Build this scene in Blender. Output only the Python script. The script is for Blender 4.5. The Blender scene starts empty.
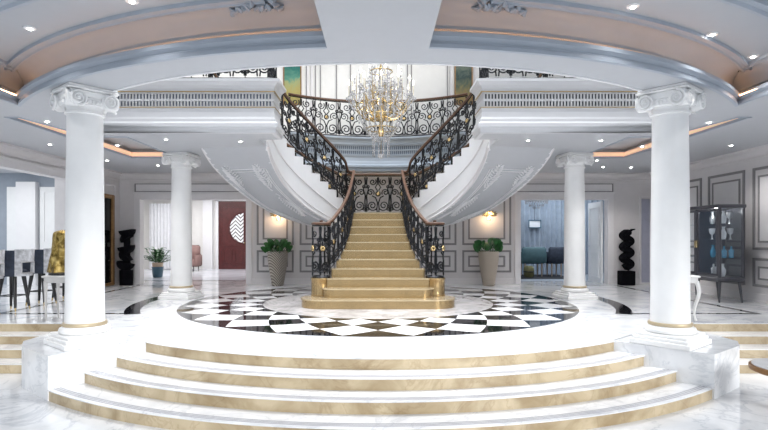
import bpy, bmesh, math, random
from math import sin, cos, pi, radians, sqrt, atan2, hypot
from mathutils import Vector, Matrix
import numpy as np

random.seed(7)
SC = bpy.context.scene
COL = SC.collection
F = 532.0          # focal length in pixels of a 768 px wide frame
CAM_Y, CAM_Z = -10.4, 1.25


def W(px, py, D):
    """A point of the place, read off at a distance D in front of the viewer's position."""
    return Vector(((px - 378) / F * D, CAM_Y + D, CAM_Z - (py - 238) / F * D))


# ------------------------------------------------------------------ materials
def newmat(name):
    m = bpy.data.materials.new(name)
    m.use_nodes = True
    nt = m.node_tree
    b = nt.nodes['Principled BSDF']
    return m, nt, b


def coords(nt, scale=(1, 1, 1), rot=(0, 0, 0)):
    tc = nt.nodes.new('ShaderNodeTexCoord')
    mp = nt.nodes.new('ShaderNodeMapping')
    mp.inputs['Scale'].default_value = scale
    mp.inputs['Rotation'].default_value = rot
    nt.links.new(tc.outputs['Object'], mp.inputs['Vector'])
    return mp.outputs['Vector']


def ramp(nt, fac, stops):
    r = nt.nodes.new('ShaderNodeValToRGB')
    el = r.color_ramp.elements
    while len(el) > 1:
        el.remove(el[-1])
    el[0].position, el[0].color = stops[0][0], (*stops[0][1], 1)
    for p, c in stops[1:]:
        e = el.new(p)
        e.color = (*c, 1)
    nt.links.new(fac, r.inputs['Fac'])
    return r.outputs['Color']


def noise(nt, vec, scale, detail=4, rough=.55, dist=0.0):
    n = nt.nodes.new('ShaderNodeTexNoise')
    n.inputs['Scale'].default_value = scale
    n.inputs['Detail'].default_value = detail
    n.inputs['Roughness'].default_value = rough
    n.inputs['Distortion'].default_value = dist
    nt.links.new(vec, n.inputs['Vector'])
    return n.outputs['Fac']


def bump(nt, b, height, strength=.2, dist=.01):
    bp = nt.nodes.new('ShaderNodeBump')
    bp.inputs['Strength'].default_value = strength
    bp.inputs['Distance'].default_value = dist
    nt.links.new(height, bp.inputs['Height'])
    nt.links.new(bp.outputs['Normal'], b.inputs['Normal'])


def plain(name, col, rough=.5, metal=0.0, var=.06, scale=6.0, spec=.5, bmp=0.0, bscale=60, coat=0.0):
    m, nt, b = newmat(name)
    v = coords(nt)
    f = noise(nt, v, scale)
    lo = tuple(max(0, c * (1 - var)) for c in col)
    hi = tuple(min(1, c * (1 + var)) for c in col)
    nt.links.new(ramp(nt, f, [(.3, lo), (.7, hi)]), b.inputs['Base Color'])
    b.inputs['Roughness'].default_value = rough
    b.inputs['Metallic'].default_value = metal
    b.inputs['Specular IOR Level'].default_value = spec
    if coat:
        b.inputs['Coat Weight'].default_value = coat
        b.inputs['Coat Roughness'].default_value = .05
    if bmp:
        bump(nt, b, noise(nt, v, bscale, 3), bmp)
    return m


def marble(name, base, vein, rough=.08, scale=.9, width=.05, soft=.25):
    m, nt, b = newmat(name)
    v = coords(nt, (scale, scale, scale), (0, 0, .6))
    f = noise(nt, v, 1.3, 7, .6, 1.2)
    lines = nt.nodes.new('ShaderNodeMath'); lines.operation = 'SUBTRACT'
    nt.links.new(f, lines.inputs[0]); lines.inputs[1].default_value = .5
    ab = nt.nodes.new('ShaderNodeMath'); ab.operation = 'ABSOLUTE'
    nt.links.new(lines.outputs[0], ab.inputs[0])
    mid = tuple(a * .6 + c * .4 for a, c in zip(vein, base))
    c1 = ramp(nt, ab.outputs[0], [(0, vein), (width * .35, mid), (width, base), (1, base)])
    f2 = noise(nt, v, 2.2, 5, .55, .6)
    c2 = ramp(nt, f2, [(.35, tuple(c * (1 - soft * .35) for c in base)), (.6, (1, 1, 1))])
    mx = nt.nodes.new('ShaderNodeMix'); mx.data_type = 'RGBA'; mx.blend_type = 'MULTIPLY'
    mx.inputs['Factor'].default_value = .75
    nt.links.new(c1, mx.inputs['A']); nt.links.new(c2, mx.inputs['B'])
    nt.links.new(mx.outputs['Result'], b.inputs['Base Color'])
    b.inputs['Roughness'].default_value = rough
    return m


def emit(name, col, strength):
    m, nt, b = newmat(name)
    b.inputs['Base Color'].default_value = (*col, 1)
    b.inputs['Emission Color'].default_value = (*col, 1)
    b.inputs['Emission Strength'].default_value = strength
    return m


def glassy(name, col, alpha, rough=.03):
    """thin pane: mostly clear, with a mirror-like sheen"""
    m, nt, b = newmat(name)
    out = nt.nodes['Material Output']
    tr = nt.nodes.new('ShaderNodeBsdfTransparent')
    tr.inputs['Color'].default_value = (*col, 1)
    gl = nt.nodes.new('ShaderNodeBsdfGlossy')
    gl.inputs['Roughness'].default_value = rough
    gl.inputs['Color'].default_value = (.9, .95, 1, 1)
    mx = nt.nodes.new('ShaderNodeMixShader')
    mx.inputs['Fac'].default_value = alpha
    nt.links.new(tr.outputs[0], mx.inputs[1]); nt.links.new(gl.outputs[0], mx.inputs[2])
    nt.links.new(mx.outputs[0], out.inputs['Surface'])
    return m


M_ = {}
M_['floor'] = marble('polished white marble', (.82, .83, .85), (.58, .60, .64), .06, .5, .03, .22)
M_['floor_low'] = marble('grey veined marble', (.80, .81, .83), (.62, .64, .68), .10, .7, .025, .35)
M_['podium'] = marble('podium marble', (.82, .83, .85), (.68, .70, .73), .12, .9, .03, .3)
M_['tread'] = marble('tread marble', (.80, .805, .82), (.66, .67, .70), .12, .8, .02, .2)
M_['disc'] = marble('pale grey marble', (.62, .60, .60), (.45, .44, .45), .07, 1.0, .05, .3)
M_['riser'] = marble('beige brass toned riser', (.52, .43, .29), (.44, .35, .225), .3, 1.0, .02, .35)
M_['groove'] = plain('grey grip strip', (.28, .28, .31), .5)
M_['black'] = plain('black marble', (.012, .012, .015), .06, 0, .3, 3)
M_['white'] = plain('white paint', (.80, .80, .82), .45, 0, .015)
M_['column'] = plain('white plaster column', (.88, .88, .88), .4, 0, .03, 3)
M_['wall'] = plain('warm grey wall paint', (.70, .675, .68), .55, 0, .02)
M_['wallup'] = plain('upper wall paint', (.80, .79, .77), .5, 0, .02)
M_['panel'] = plain('wall panel paint', (.76, .74, .75), .5, 0, .02)
M_['frame'] = plain('grey panel moulding', (.25, .24, .245), .45, 0, .03)
M_['ceil'] = plain('ceiling paint', (.50, .515, .545), .55, 0, .015)
M_['coffer'] = plain('ceiling paint darkened with coffer shade', (.43, .46, .50), .55, 0, .015)  # darker copy of the ceiling paint; the coffers' dimness is in the colour
M_['crown'] = plain('pale blue grey moulding', (.38, .425, .49), .45, 0, .03)
M_['fascia'] = plain('fascia paint', (.61, .615, .64), .42, 0, .015)
M_['gfascia'] = plain('gallery fascia paint', (.36, .415, .49), .42, 0, .02)
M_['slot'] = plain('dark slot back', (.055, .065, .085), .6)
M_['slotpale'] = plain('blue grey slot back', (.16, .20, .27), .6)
M_['gold'] = plain('polished gold', (.56, .43, .23), .27, 1.0, .06, 9)
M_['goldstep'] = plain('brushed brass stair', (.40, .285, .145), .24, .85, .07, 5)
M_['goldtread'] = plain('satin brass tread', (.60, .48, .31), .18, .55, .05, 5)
M_['iron'] = plain('black wrought iron', (.03, .032, .037), .26, .5, .2, 12)
M_['wood'] = plain('brown handrail wood', (.10, .046, .024), .35, 0, .25, 14, coat=.25)
M_['reddoor'] = plain('dark red door wood', (.085, .018, .018), .35, 0, .2, 9, coat=.1)
M_['mirrorframe'] = plain('antique gold frame', (.30, .165, .07), .4, .6, .2, 12)
M_['collar'] = plain('pale gilt collar', (.56, .46, .31), .4, .4, .1)
M_['rug'] = plain('dark rug pile', (.03, .032, .038), .9, 0, .3, 20)
M_['mirror'] = plain('dark mirror glass', (.05, .05, .052), .04, .85, .05)
M_['sculpt'] = plain('matte black sculpture', (.005, .005, .007), .8, 0, .2, spec=.05)
M_['velvet'] = plain('light grey velvet', (.52, .53, .56), .8, 0, .35, 14, bmp=.2)
M_['velvetdk'] = plain('navy grey velvet', (.035, .045, .07), .8, 0, .3, 14)
M_['blackwood'] = plain('black lacquered wood', (.012, .012, .014), .3)
M_['console'] = plain('white lacquer console', (.78, .77, .76), .35, 0, .02)
M_['consolegrey'] = plain('aged grey white console', (.52, .51, .50), .4, 0, .05)
M_['silver'] = plain('silver sculpture', (.55, .55, .56), .3, .7, .15, 18)
M_['cabinet'] = plain('charcoal cabinet lacquer', (.06, .06, .072), .35, 0, .05)
M_['leaf'] = plain('green leaf', (.03, .115, .03), .35, 0, .5, 12)
M_['leafdk'] = plain('deep green leaf', (.03, .12, .035), .3, 0, .5, 10)
M_['soil'] = plain('dark soil', (.03, .022, .015), .9)
M_['bluepot'] = plain('blue glazed pot', (.065, .14, .20), .3, 0, .1)
M_['teal'] = plain('teal upholstery', (.075, .15, .17), .6, 0, .15)
M_['curtain'] = plain('blue grey curtain', (.40, .46, .54), .75, 0, .1)
M_['sheer'] = plain('sheer white curtain', (.82, .83, .86), .7, 0, .04)
M_['doorwhite'] = plain('white door paint', (.80, .81, .82), .4, 0, .02)
M_['pink'] = plain('dusty pink upholstery', (.27, .165, .15), .8, 0, .1)
M_['terracotta'] = plain('pale tan stone', (.55, .42, .31), .7, 0, .1)
M_['ceramic'] = plain('white ceramic', (.82, .82, .84), .2)
M_['bluebottle'] = plain('blue glass bottle', (.06, .26, .42), .15)
M_['candle'] = plain('ivory candle', (.85, .80, .68), .5)
M_['bluedark'] = plain('blue room wall', (.30, .34, .40), .5, 0, .05)
M_['lighttile'] = plain('pale tile', (.62, .64, .70), .15, 0, .12, 1.5)
M_['bulb'] = emit('lit bulb', (1, .93, .80), 5)
M_['lamp'] = emit('lit downlight', (1, .97, .92), 25)
M_['cove'] = emit('warm cove strip', (1, .48, .20), 15)
M_['covewing'] = emit('warm tray strip', (1, .62, .40), .55)
M_['pane'] = glassy('clear cabinet glass', (.95, .97, .98), .07)

# crystal: bright faceted glass, cheap to render
m, nt, b = newmat('cut crystal')
b.inputs['Base Color'].default_value = (.93, .93, .95, 1)
b.inputs['Roughness'].default_value = .04
b.inputs['Transmission Weight'].default_value = .55
b.inputs['IOR'].default_value = 1.5
nt.links.new(ramp(nt, noise(nt, coords(nt), 30), [(.35, (.62, .62, .66)), (.6, (1, 1, 1))]), b.inputs['Base Color'])
M_['crystal'] = m

# checker of curved diamonds round the staircase
m, nt, b = newmat('black and white diamond inlay')
tc = nt.nodes.new('ShaderNodeTexCoord')
sx = nt.nodes.new('ShaderNodeSeparateXYZ')
nt.links.new(tc.outputs['Object'], sx.inputs[0])


def mth(op, a, bb=None):
    n = nt.nodes.new('ShaderNodeMath'); n.operation = op
    for i, q in enumerate((a, bb)):
        if q is None:
            continue
        if isinstance(q, (int, float)):
            n.inputs[i].default_value = q
        else:
            nt.links.new(q, n.inputs[i])
    return n.outputs[0]


NT = 25.0
ang = mth('ARCTAN2', sx.outputs['X'], sx.outputs['Y'])
a = mth('MULTIPLY', ang, NT / (2 * pi))
r2 = mth('ADD', mth('MULTIPLY', sx.outputs['X'], sx.outputs['X']), mth('MULTIPLY', sx.outputs['Y'], sx.outputs['Y']))
s = mth('MULTIPLY', mth('LOGARITHM', mth('DIVIDE', mth('SQRT', r2), 2.20), math.e), NT / (2 * pi))
u = mth('FLOOR', mth('ADD', mth('ADD', a, s), 100.0))
v = mth('FLOOR', mth('ADD', mth('SUBTRACT', a, s), 100.0))
par = mth('MODULO', mth('ADD', u, v), 2.0)
veinv = noise(nt, coords(nt), 2.0, 6, .6, 1.0)
cw = ramp(nt, veinv, [(.4, (.80, .80, .82)), (.6, (.88, .88, .89))])
mx = nt.nodes.new('ShaderNodeMix'); mx.data_type = 'RGBA'
nt.links.new(par, mx.inputs['Factor'])
nt.links.new(cw, mx.inputs['B'])
mx.inputs['A'].default_value = (.010, .010, .012, 1)
nt.links.new(mx.outputs['Result'], b.inputs['Base Color'])
b.inputs['Roughness'].default_value = .05
b.inputs['Specular IOR Level'].default_value = .28
M_['diamond'] = m


def painting(name, stops, seed):
    m, nt, b = newmat(name)
    vec = coords(nt, (1.6, 1.6, 1.1), (0, 0, seed))
    tc = nt.nodes.new('ShaderNodeTexCoord')
    sp = nt.nodes.new('ShaderNodeSeparateXYZ')
    nt.links.new(tc.outputs['Generated'], sp.inputs[0])
    f = noise(nt, vec, 2.2, 6, .65, 1.5)
    ad = nt.nodes.new('ShaderNodeMath'); ad.operation = 'MULTIPLY_ADD'
    nt.links.new(f, ad.inputs[0]); ad.inputs[1].default_value = .9
    sb = nt.nodes.new('ShaderNodeMath'); sb.operation = 'SUBTRACT'
    nt.links.new(sp.outputs['Z'], sb.inputs[0]); sb.inputs[1].default_value = .42
    nt.links.new(sb.outputs[0], ad.inputs[2])
    nt.links.new(ramp(nt, ad.outputs[0], stops), b.inputs['Base Color'])
    b.inputs['Roughness'].default_value = .5
    return m


M_['paint_a'] = painting('abstract canvas yellow and teal',
                         [(.0, (.24, .19, .05)), (.3, (.40, .34, .11)), (.55, (.34, .36, .16)), (.72, (.10, .28, .20)), (.95, (.02, .17, .14))], .4)
M_['paint_b'] = painting('abstract canvas green and amber',
                         [(.0, (.26, .16, .05)), (.3, (.28, .22, .08)), (.55, (.10, .13, .08)), (.75, (.015, .05, .05)), (.95, (.12, .16, .12))], 1.3)

# woven / ribbed urns
m, nt, b = newmat('basket weave planter')
wv = nt.nodes.new('ShaderNodeTexWave'); wv.wave_type = 'BANDS'; wv.bands_direction = 'DIAGONAL'
wv.inputs['Scale'].default_value = 10; wv.inputs['Distortion'].default_value = .5
nt.links.new(coords(nt), wv.inputs['Vector'])
nt.links.new(ramp(nt, wv.outputs['Fac'], [(.25, (.17, .145, .12)), (.65, (.50, .455, .40))]), b.inputs['Base Color'])
bump(nt, b, wv.outputs['Fac'], .6, .02)
b.inputs['Roughness'].default_value = .6
M_['weave'] = m
m, nt, b = newmat('ribbed sand planter')
wv = nt.nodes.new('ShaderNodeTexWave'); wv.wave_type = 'BANDS'; wv.bands_direction = 'Z'
wv.inputs['Scale'].default_value = 14
nt.links.new(coords(nt), wv.inputs['Vector'])
nt.links.new(ramp(nt, wv.outputs['Fac'], [(.2, (.36, .30, .24)), (.7, (.50, .435, .36))]), b.inputs['Base Color'])
b.inputs['Roughness'].default_value = .6
M_['ribbed'] = m

# leaded half-oval door glass
m, nt, b = newmat('leaded door glass')
wv = nt.nodes.new('ShaderNodeTexWave'); wv.wave_type = 'BANDS'; wv.bands_direction = 'DIAGONAL'
wv.inputs['Scale'].default_value = 4.2
vc = nt.nodes.new('ShaderNodeTexCoord')
sp = nt.nodes.new('ShaderNodeSeparateXYZ'); nt.links.new(vc.outputs['Object'], sp.inputs[0])
pp = nt.nodes.new('ShaderNodeMath'); pp.operation = 'PINGPONG'
nt.links.new(sp.outputs['X'], pp.inputs[0]); pp.inputs[1].default_value = .2
cb = nt.nodes.new('ShaderNodeCombineXYZ')
nt.links.new(pp.outputs[0], cb.inputs[0]); nt.links.new(sp.outputs['Z'], cb.inputs[2])
nt.links.new(cb.outputs[0], wv.inputs['Vector'])
nt.links.new(ramp(nt, wv.outputs['Fac'], [(.2, (.15, .13, .14)), (.4, (.86, .88, .90))]), b.inputs['Base Color'])
b.inputs['Roughness'].default_value = .15
M_['leaded'] = m

# gilded drapery
m, nt, b = newmat('crumpled gold leaf')
f = noise(nt, coords(nt), 9, 5, .6, .8)
nt.links.new(ramp(nt, f, [(.35, (.05, .03, .006)), (.5, (.28, .19, .05)), (.68, (.62, .47, .18))]), b.inputs['Base Color'])
b.inputs['Metallic'].default_value = .85
b.inputs['Roughness'].default_value = .28
bump(nt, b, f, .5, .03)
M_['goldleaf'] = m


# ------------------------------------------------------------------ mesh building
class MB:
    def __init__(self):
        self.v, self.f, self.x = [], [], None

    def add(self, vs, fs):
        n = len(self.v)
        if self.x is not None:
            vs = [self.x @ Vector(p) for p in vs]
        self.v += [tuple(p) for p in vs]
        self.f += [tuple(i + n for i in q) for q in fs]
        return self

    def box(self, x0, x1, y0, y1, z0, z1):
        vs = [(x, y, z) for z in (z0, z1) for y in (y0, y1) for x in (x0, x1)]
        return self.add(vs, [(0, 2, 3, 1), (4, 5, 7, 6), (0, 1, 5, 4), (2, 6, 7, 3), (0, 4, 6, 2), (1, 3, 7, 5)])

    def bbox(self, x0, x1, y0, y1, z0, z1, b=.01):
        """box with chamfered edges"""
        b = min(b, (x1 - x0) * .45, (y1 - y0) * .45, (z1 - z0) * .45)
        rows = []
        for z, i in ((z0, b), (z0 + b, 0), (z1 - b, 0), (z1, b)):
            a0, a1, c0, c1 = x0 + i, x1 - i, y0 + i, y1 - i
            rows.append([(a0 + b, c0, z), (a1 - b, c0, z), (a1, c0 + b, z), (a1, c1 - b, z),
                         (a1 - b, c1, z), (a0 + b, c1, z), (a0, c1 - b, z), (a0, c0 + b, z)])
        return self.loft(rows, True, True)

    def loft(self, rows, closed=True, caps=False):
        n = len(rows[0])
        vs = [p for r in rows for p in r]
        fs = []
        for i in range(len(rows) - 1):
            for j in range(n if closed else n - 1):
                k = (j + 1) % n
                fs.append((i * n + j, i * n + k, (i + 1) * n + k, (i + 1) * n + j))
        if caps:
            fs.append(tuple(range(n - 1, -1, -1)))
            fs.append(tuple((len(rows) - 1) * n + j for j in range(n)))
        return self.add(vs, fs)

    def prism(self, poly, z0, z1):
        return self.loft([[(p[0], p[1], z0) for p in poly], [(p[0], p[1], z1) for p in poly]], True, True)

    def lathe(self, prof, n=24, c=(0, 0, 0), a0=0, a1=2 * pi, squash=1.0):
        full = abs(a1 - a0 - 2 * pi) < 1e-6
        m_ = n if full else n + 1
        rows = []
        for r, z in prof:
            rows.append([(c[0] + r * cos(a0 + (a1 - a0) * j / n), c[1] + squash * r * sin(a0 + (a1 - a0) * j / n), c[2] + z) for j in range(m_)])
        return self.loft(rows, full, full)

    def tube(self, pts, r, n=5, closed=False, flat=1.0):
        pts = [Vector(p) for p in pts]
        N = len(pts)
        rr = r if isinstance(r, (list, tuple)) else [r] * N
        rows, up = [], None
        for i, p in enumerate(pts):
            if closed:
                t = pts[(i + 1) % N] - pts[i - 1]
            else:
                t = pts[min(i + 1, N - 1)] - pts[max(i - 1, 0)]
            if t.length < 1e-9:
                t = Vector((0, 0, 1))
            t.normalize()
            if up is None:
                up = Vector((0, 0, 1)) if abs(t.z) < .9 else Vector((1, 0, 0))
            a = t.cross(up)
            if a.length < 1e-4:
                a = t.cross(Vector((0, 1, 0)))
            a.normalize()
            bq = a.cross(t).normalized()
            up = bq
            rows.append([p + (a * cos(2 * pi * j / n) * flat + bq * sin(2 * pi * j / n)) * rr[i] for j in range(n)])
        if closed:
            rows.append(rows[0])
        return self.loft(rows, True, not closed)

    def ball(self, c, r, n=8, s=(1, 1, 1)):
        prof = [(max(1e-4, r * sin(pi * i / n)), -r * cos(pi * i / n)) for i in range(n + 1)]
        rows = [[(c[0] + q * s[0] * cos(2 * pi * j / (n + 2)), c[1] + q * s[1] * sin(2 * pi * j / (n + 2)), c[2] + z * s[2]) for j in range(n + 2)] for q, z in prof]
        return self.loft(rows, True, True)

    def chain(self, cs, r, h=None):
        """a string of faceted beads, one connected surface"""
        cs = [Vector(c) for c in cs]
        pts, rr = [], []
        for i, c in enumerate(cs):
            d = (cs[min(i + 1, len(cs) - 1)] - cs[max(i - 1, 0)])
            d = d.normalized() if d.length > 1e-6 else Vector((0, 0, -1))
            L = (h or r * 1.5)
            ri = r[i] if isinstance(r, (list, tuple)) else r
            pts += [c - d * L, c, c + d * L]
            rr += [.0025, ri, .0025]
        return self.tube(pts, rr, 4)

    def octa(self, c, r, h):
        x, y, z = c
        return self.add([(x + r, y, z), (x, y + r, z), (x - r, y, z), (x, y - r, z), (x, y, z + h), (x, y, z - h)],
                        [(0, 1, 4), (1, 2, 4), (2, 3, 4), (3, 0, 4), (1, 0, 5), (2, 1, 5), (3, 2, 5), (0, 3, 5)])

    def sweep(self, path, prof, closed=False, caps=True):
        """profile (d, z) along a plan polyline; d is to the LEFT of the walking direction"""
        P = [Vector((p[0], p[1])) for p in path]
        N = len(P)
        offs = []
        for i in range(N):
            a = P[i] - P[i - 1] if (closed or i > 0) else P[1] - P[0]
            c = P[(i + 1) % N] - P[i] if (closed or i < N - 1) else a
            na, nc = Vector((-a.y, a.x)).normalized(), Vector((-c.y, c.x)).normalized()
            m_ = na + nc
            m_ = m_ / max(.3, (1 + na.dot(nc)))
            offs.append(m_)
        rows = [[(P[i].x + offs[i].x * d, P[i].y + offs[i].y * d, z) for d, z in prof] for i in range(N)]
        if closed:
            rows.append(rows[0])
        n = len(prof)
        vs = [p for r in rows for p in r]
        fs = [(i * n + j, (i + 1) * n + j, (i + 1) * n + j + 1, i * n + j + 1) for i in range(len(rows) - 1) for j in range(n - 1)]
        if caps and not closed:
            fs += [tuple(range(n)), tuple((len(rows) - 1) * n + j for j in range(n))]
        return self.add(vs, fs)

    def frame(self, x0, x1, z0, z1, y, w=.04, t=.025, face=-1):
        """moulding rectangle on a wall plane y = const, standing out by t towards face"""
        for a0, a1, b0, b1 in ((x0, x1, z0, z0 + w), (x0, x1, z1 - w, z1), (x0, x0 + w, z0 + w, z1 - w), (x1 - w, x1, z0 + w, z1 - w)):
            ya, yb = sorted((y, y + face * t))
            self.box(a0, a1, ya, yb, b0, b1)
        return self

    def framex(self, y0, y1, z0, z1, x, w=.04, t=.025, face=-1):
        for a0, a1, b0, b1 in ((y0, y1, z0, z0 + w), (y0, y1, z1 - w, z1), (y0, y0 + w, z0 + w, z1 - w), (y1 - w, y1, z0 + w, z1 - w)):
            xa, xb = sorted((x, x + face * t))
            self.box(xa, xb, a0, a1, b0, b1)
        return self

    def build(self, name, mat, parent=None, smooth=35):
        me = bpy.data.meshes.new(name)
        off = Vector((0, 0, 0))
        if parent is not None:
            r = parent
            while r is not None:
                off += r.location
                r = r.parent
        me.from_pydata([tuple(Vector(p) - off) for p in self.v], [], self.f)
        bm = bmesh.new(); bm.from_mesh(me)
        bmesh.ops.recalc_face_normals(bm, faces=bm.faces)
        bm.to_mesh(me); bm.free()
        me.materials.append(M_[mat] if isinstance(mat, str) else mat)
        if smooth:
            for p in me.polygons:
                p.use_smooth = True
            me.set_sharp_from_angle(angle=radians(smooth))
        o = bpy.data.objects.new(name, me)
        COL.objects.link(o)
        if parent is not None:
            o.parent = parent
        return o


def tag(o, label, cat, group=None, kind=None):
    o['label'] = label
    o['category'] = cat
    if group:
        o['group'] = group
    if kind:
        o['kind'] = kind
    return o


def thing(name, label, cat, loc, group=None):
    o = bpy.data.objects.new(name, None)
    COL.objects.link(o)
    o.location = loc
    o.empty_display_size = .1
    return tag(o, label, cat, group)


def struct(o):
    o['kind'] = 'structure'
    return o


def recenter(o, loc):
    """put a one-mesh thing's origin at its base"""
    off = Vector(loc)
    o.data.transform(Matrix.Translation(-off))
    o.location = off
    return o


def dup(o, parent=None, loc=None, rotz=None):
    c = o.copy()
    COL.objects.link(c)
    if parent is not None:
        c.parent = parent
    for ch in list(o.children):
        dup(ch, c)
    if loc is not None:
        c.location = loc
    if rotz is not None:
        c.rotation_euler = (0, 0, rotz)
    return c


def plate(name, outer, holes, z0, z1, mat):
    """flat slab with holes"""
    cu = bpy.data.curves.new(name, 'CURVE')
    cu.dimensions = '2D'; cu.fill_mode = 'BOTH'; cu.extrude = (z1 - z0) / 2
    for poly in [outer] + holes:
        s_ = cu.splines.new('POLY')
        s_.points.add(len(poly) - 1)
        for q, p in zip(s_.points, poly):
            q.co = (p[0], p[1], 0, 1)
        s_.use_cyclic_u = True
    t = bpy.data.objects.new(name, cu); COL.objects.link(t)
    bpy.context.view_layer.update()
    me = bpy.data.meshes.new_from_object(t.evaluated_get(bpy.context.evaluated_depsgraph_get()))
    bpy.data.objects.remove(t); bpy.data.curves.remove(cu)
    me.transform(Matrix.Translation((0, 0, (z0 + z1) / 2)))
    me.name = name
    me.materials.clear(); me.materials.append(M_[mat])
    o = bpy.data.objects.new(name, me); COL.objects.link(o)
    return struct(o)


def arc(cx, cy, r, a0, a1, n):
    return [(cx + r * cos(a0 + (a1 - a0) * i / n), cy + r * sin(a0 + (a1 - a0) * i / n)) for i in range(n + 1)]


class Spline:
    """smooth curve through control points, by a given parameter"""
    def __init__(self, t, pts):
        self.t = np.array(t, float); self.p = np.array(pts, float)
        d = np.zeros_like(self.p); n = len(t)
        for i in range(n):
            a, b_ = max(0, i - 1), min(n - 1, i + 1)
            d[i] = (self.p[b_] - self.p[a]) / (self.t[b_] - self.t[a])
        self.d = d

    def __call__(self, t):
        i = int(min(max(np.searchsorted(self.t, t) - 1, 0), len(self.t) - 2))
        h = self.t[i + 1] - self.t[i]
        s_ = (t - self.t[i]) / h
        h00, h10 = 2 * s_**3 - 3 * s_**2 + 1, s_**3 - 2 * s_**2 + s_
        h01, h11 = -2 * s_**3 + 3 * s_**2, s_**3 - s_**2
        return Vector(h00 * self.p[i] + h10 * h * self.d[i] + h01 * self.p[i + 1] + h11 * h * self.d[i + 1])


def leaf_mesh(mb, base, tip, width, sag=.15, up=Vector((0, 0, 1)), n=6, roundness=1.0):
    """one leaf blade from base to tip, folded a little along its midrib"""
    base, tip = Vector(base), Vector(tip)
    ax = tip - base
    side = ax.cross(up)
    if side.length < 1e-4:
        side = ax.cross(Vector((1, 0, 0)))
    side.normalize()
    nrm = side.cross(ax).normalized()
    rows = []
    for i in range(n + 1):
        t = i / n
        w_ = width * .5 * max(.04, sin(pi * t ** (.75 if roundness > .5 else 1.0)) ** (.7 if roundness > .5 else 1))
        c = base + ax * t + nrm * (sin(pi * t) * ax.length * sag)
        rows.append([c - side * w_ + nrm * w_ * .25, c, c + side * w_ + nrm * w_ * .25])
    mb.loft(rows, False)
# ------------------------------------------------------------------ the setting
H = 3.0            # height of the lower ceilings above the upper floor
ST = .12           # rise of one entrance step
LOW = -4 * ST      # level of the entrance floor
RISE, RUN, FRONT = .167, .30, -1.13
LAND = 11 * RISE   # 1.837
UP = 3.84          # upper floor
STEP_R = [4.87, 5.21, 5.55, 5.90]
PIN, POUT = (-2.78, -3.97), (-3.50, -4.76)     # inner edge of the podium, where the steps end


def end_on_podium(R):
    """where the arc of radius R meets the podium's inner side"""
    dx, dy = POUT[0] - PIN[0], POUT[1] - PIN[1]
    a_, b_, c_ = dx * dx + dy * dy, 2 * (PIN[0] * dx + PIN[1] * dy), PIN[0]**2 + PIN[1]**2 - R * R
    t = (-b_ + sqrt(b_ * b_ - 4 * a_ * c_)) / (2 * a_)
    x, y = PIN[0] + dx * t, PIN[1] + dy * t
    return atan2(x, -y)         # angle from straight-ahead, negative on this side


def front_arc(R, n=48):
    a_ = end_on_podium(R)
    b_ = -a_ + (.085 + .04 * (R - 4.87)) / R
    return [(R * sin(a_ + (b_ - a_) * i / n), -R * cos(a_ + (b_ - a_) * i / n)) for i in range(n + 1)]


# floors
fa = front_arc(STEP_R[0] - .03)
floor_poly = [(-11, 12), (-11, -2.56), (-4.3, -2.56), PIN] + fa[1:-1] + [fa[-1], (4.3, -2.56), (11, -2.56), (11, 12)]
mb = MB().prism(floor_poly, LOW - .1, 0.0)
struct(mb.build('floor', 'floor', smooth=0))
struct(MB().box(-14, 14, -16, -2.0, LOW - .25, LOW).build('floor_lower', 'floor_low', smooth=0))

# floor inlays
rows = [arc(0, 0, r_, 0, 2 * pi, 96)[:-1] for r_ in (2.20, 3.637)]
mb = MB().loft([[(x, y, z) for x, y in rows[i]] for i, z in ((0, 0.0), (0, .004), (1, .004), (1, 0.0))])
struct(mb.build('floor_diamond_inlay', 'diamond', smooth=0))
mb = MB().prism(arc(0, 0, 2.20, 0, 2 * pi, 72)[:-1], .0, .005)
struct(mb.build('floor_round_inlay', 'disc', smooth=0))
mb = MB()
for r0, r1 in ((3.637, 3.68),):
    q = [arc(0, 0, r_, 0, 2 * pi, 96)[:-1] for r_ in (r0, r1)]
    mb.loft([[(x, y, z) for x, y in q[i]] for i, z in ((0, 0.0), (0, .005), (1, .005), (1, 0.0))])
struct(mb.build('floor_ring_inlay', 'black', smooth=0))
for sgn, nm in ((-1, 'left'), (1, 'right')):
    mb = MB()
    a_ = [arc(0, .5, r_, radians(-28.5), radians(12), 24) for r_ in (4.45, 4.70)]
    mb.loft([[(x * sgn, y, z) for x, y in a_[i]] for i, z in ((0, 0.0), (0, .004), (1, .004), (1, 0.0))], False)
    for x0, x1, y0, y1 in ((3.95, 6.3, -1.66, -1.58), (6.22, 6.30, -1.58, 3.7), (4.7, 6.22, 3.62, 3.7)):
        mb.box(min(x0 * sgn, x1 * sgn), max(x0 * sgn, x1 * sgn), y0, y1, .0005, .0045)
    struct(mb.build('floor_border_inlay_' + nm, 'black', smooth=0))

# lower ceiling with its openings
VC, VR = (0, .26), 5.34
va = math.asin((-1.5 - VC[1]) / VR)
LEFT_EDGE = [(-1.76, -1.5), (-1.76, -.95), (-2.14, -.95), (-2.14, 0.0), (-3.46, 0.0), (-3.46, 2.87), (-2.2, 2.87)]
ga0 = atan2(2.87, -2.2)
void = arc(VC[0], VC[1], VR, pi - va - 2 * pi, va, 72)      # round the front, from one wing to the other
void += [(-x, y) for x, y in LEFT_EDGE]
void += arc(0, 0, hypot(2.2, 2.87), pi - ga0, ga0, 28)[1:-1]
void += LEFT_EDGE[::-1]
CC, CR = (0, .70), 6.25


def coffer(sgn):
    a0 = atan2(-3.42 - CC[1], 4.76)
    a1 = atan2(-5.53 - CC[1], .47)
    p = [(.47, -8.6), (4.76, -8.6)] + arc(CC[0], CC[1], CR, a0, a1, 36)
    return p if sgn > 0 else [(-x, y) for x, y in p][::-1]


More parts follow.
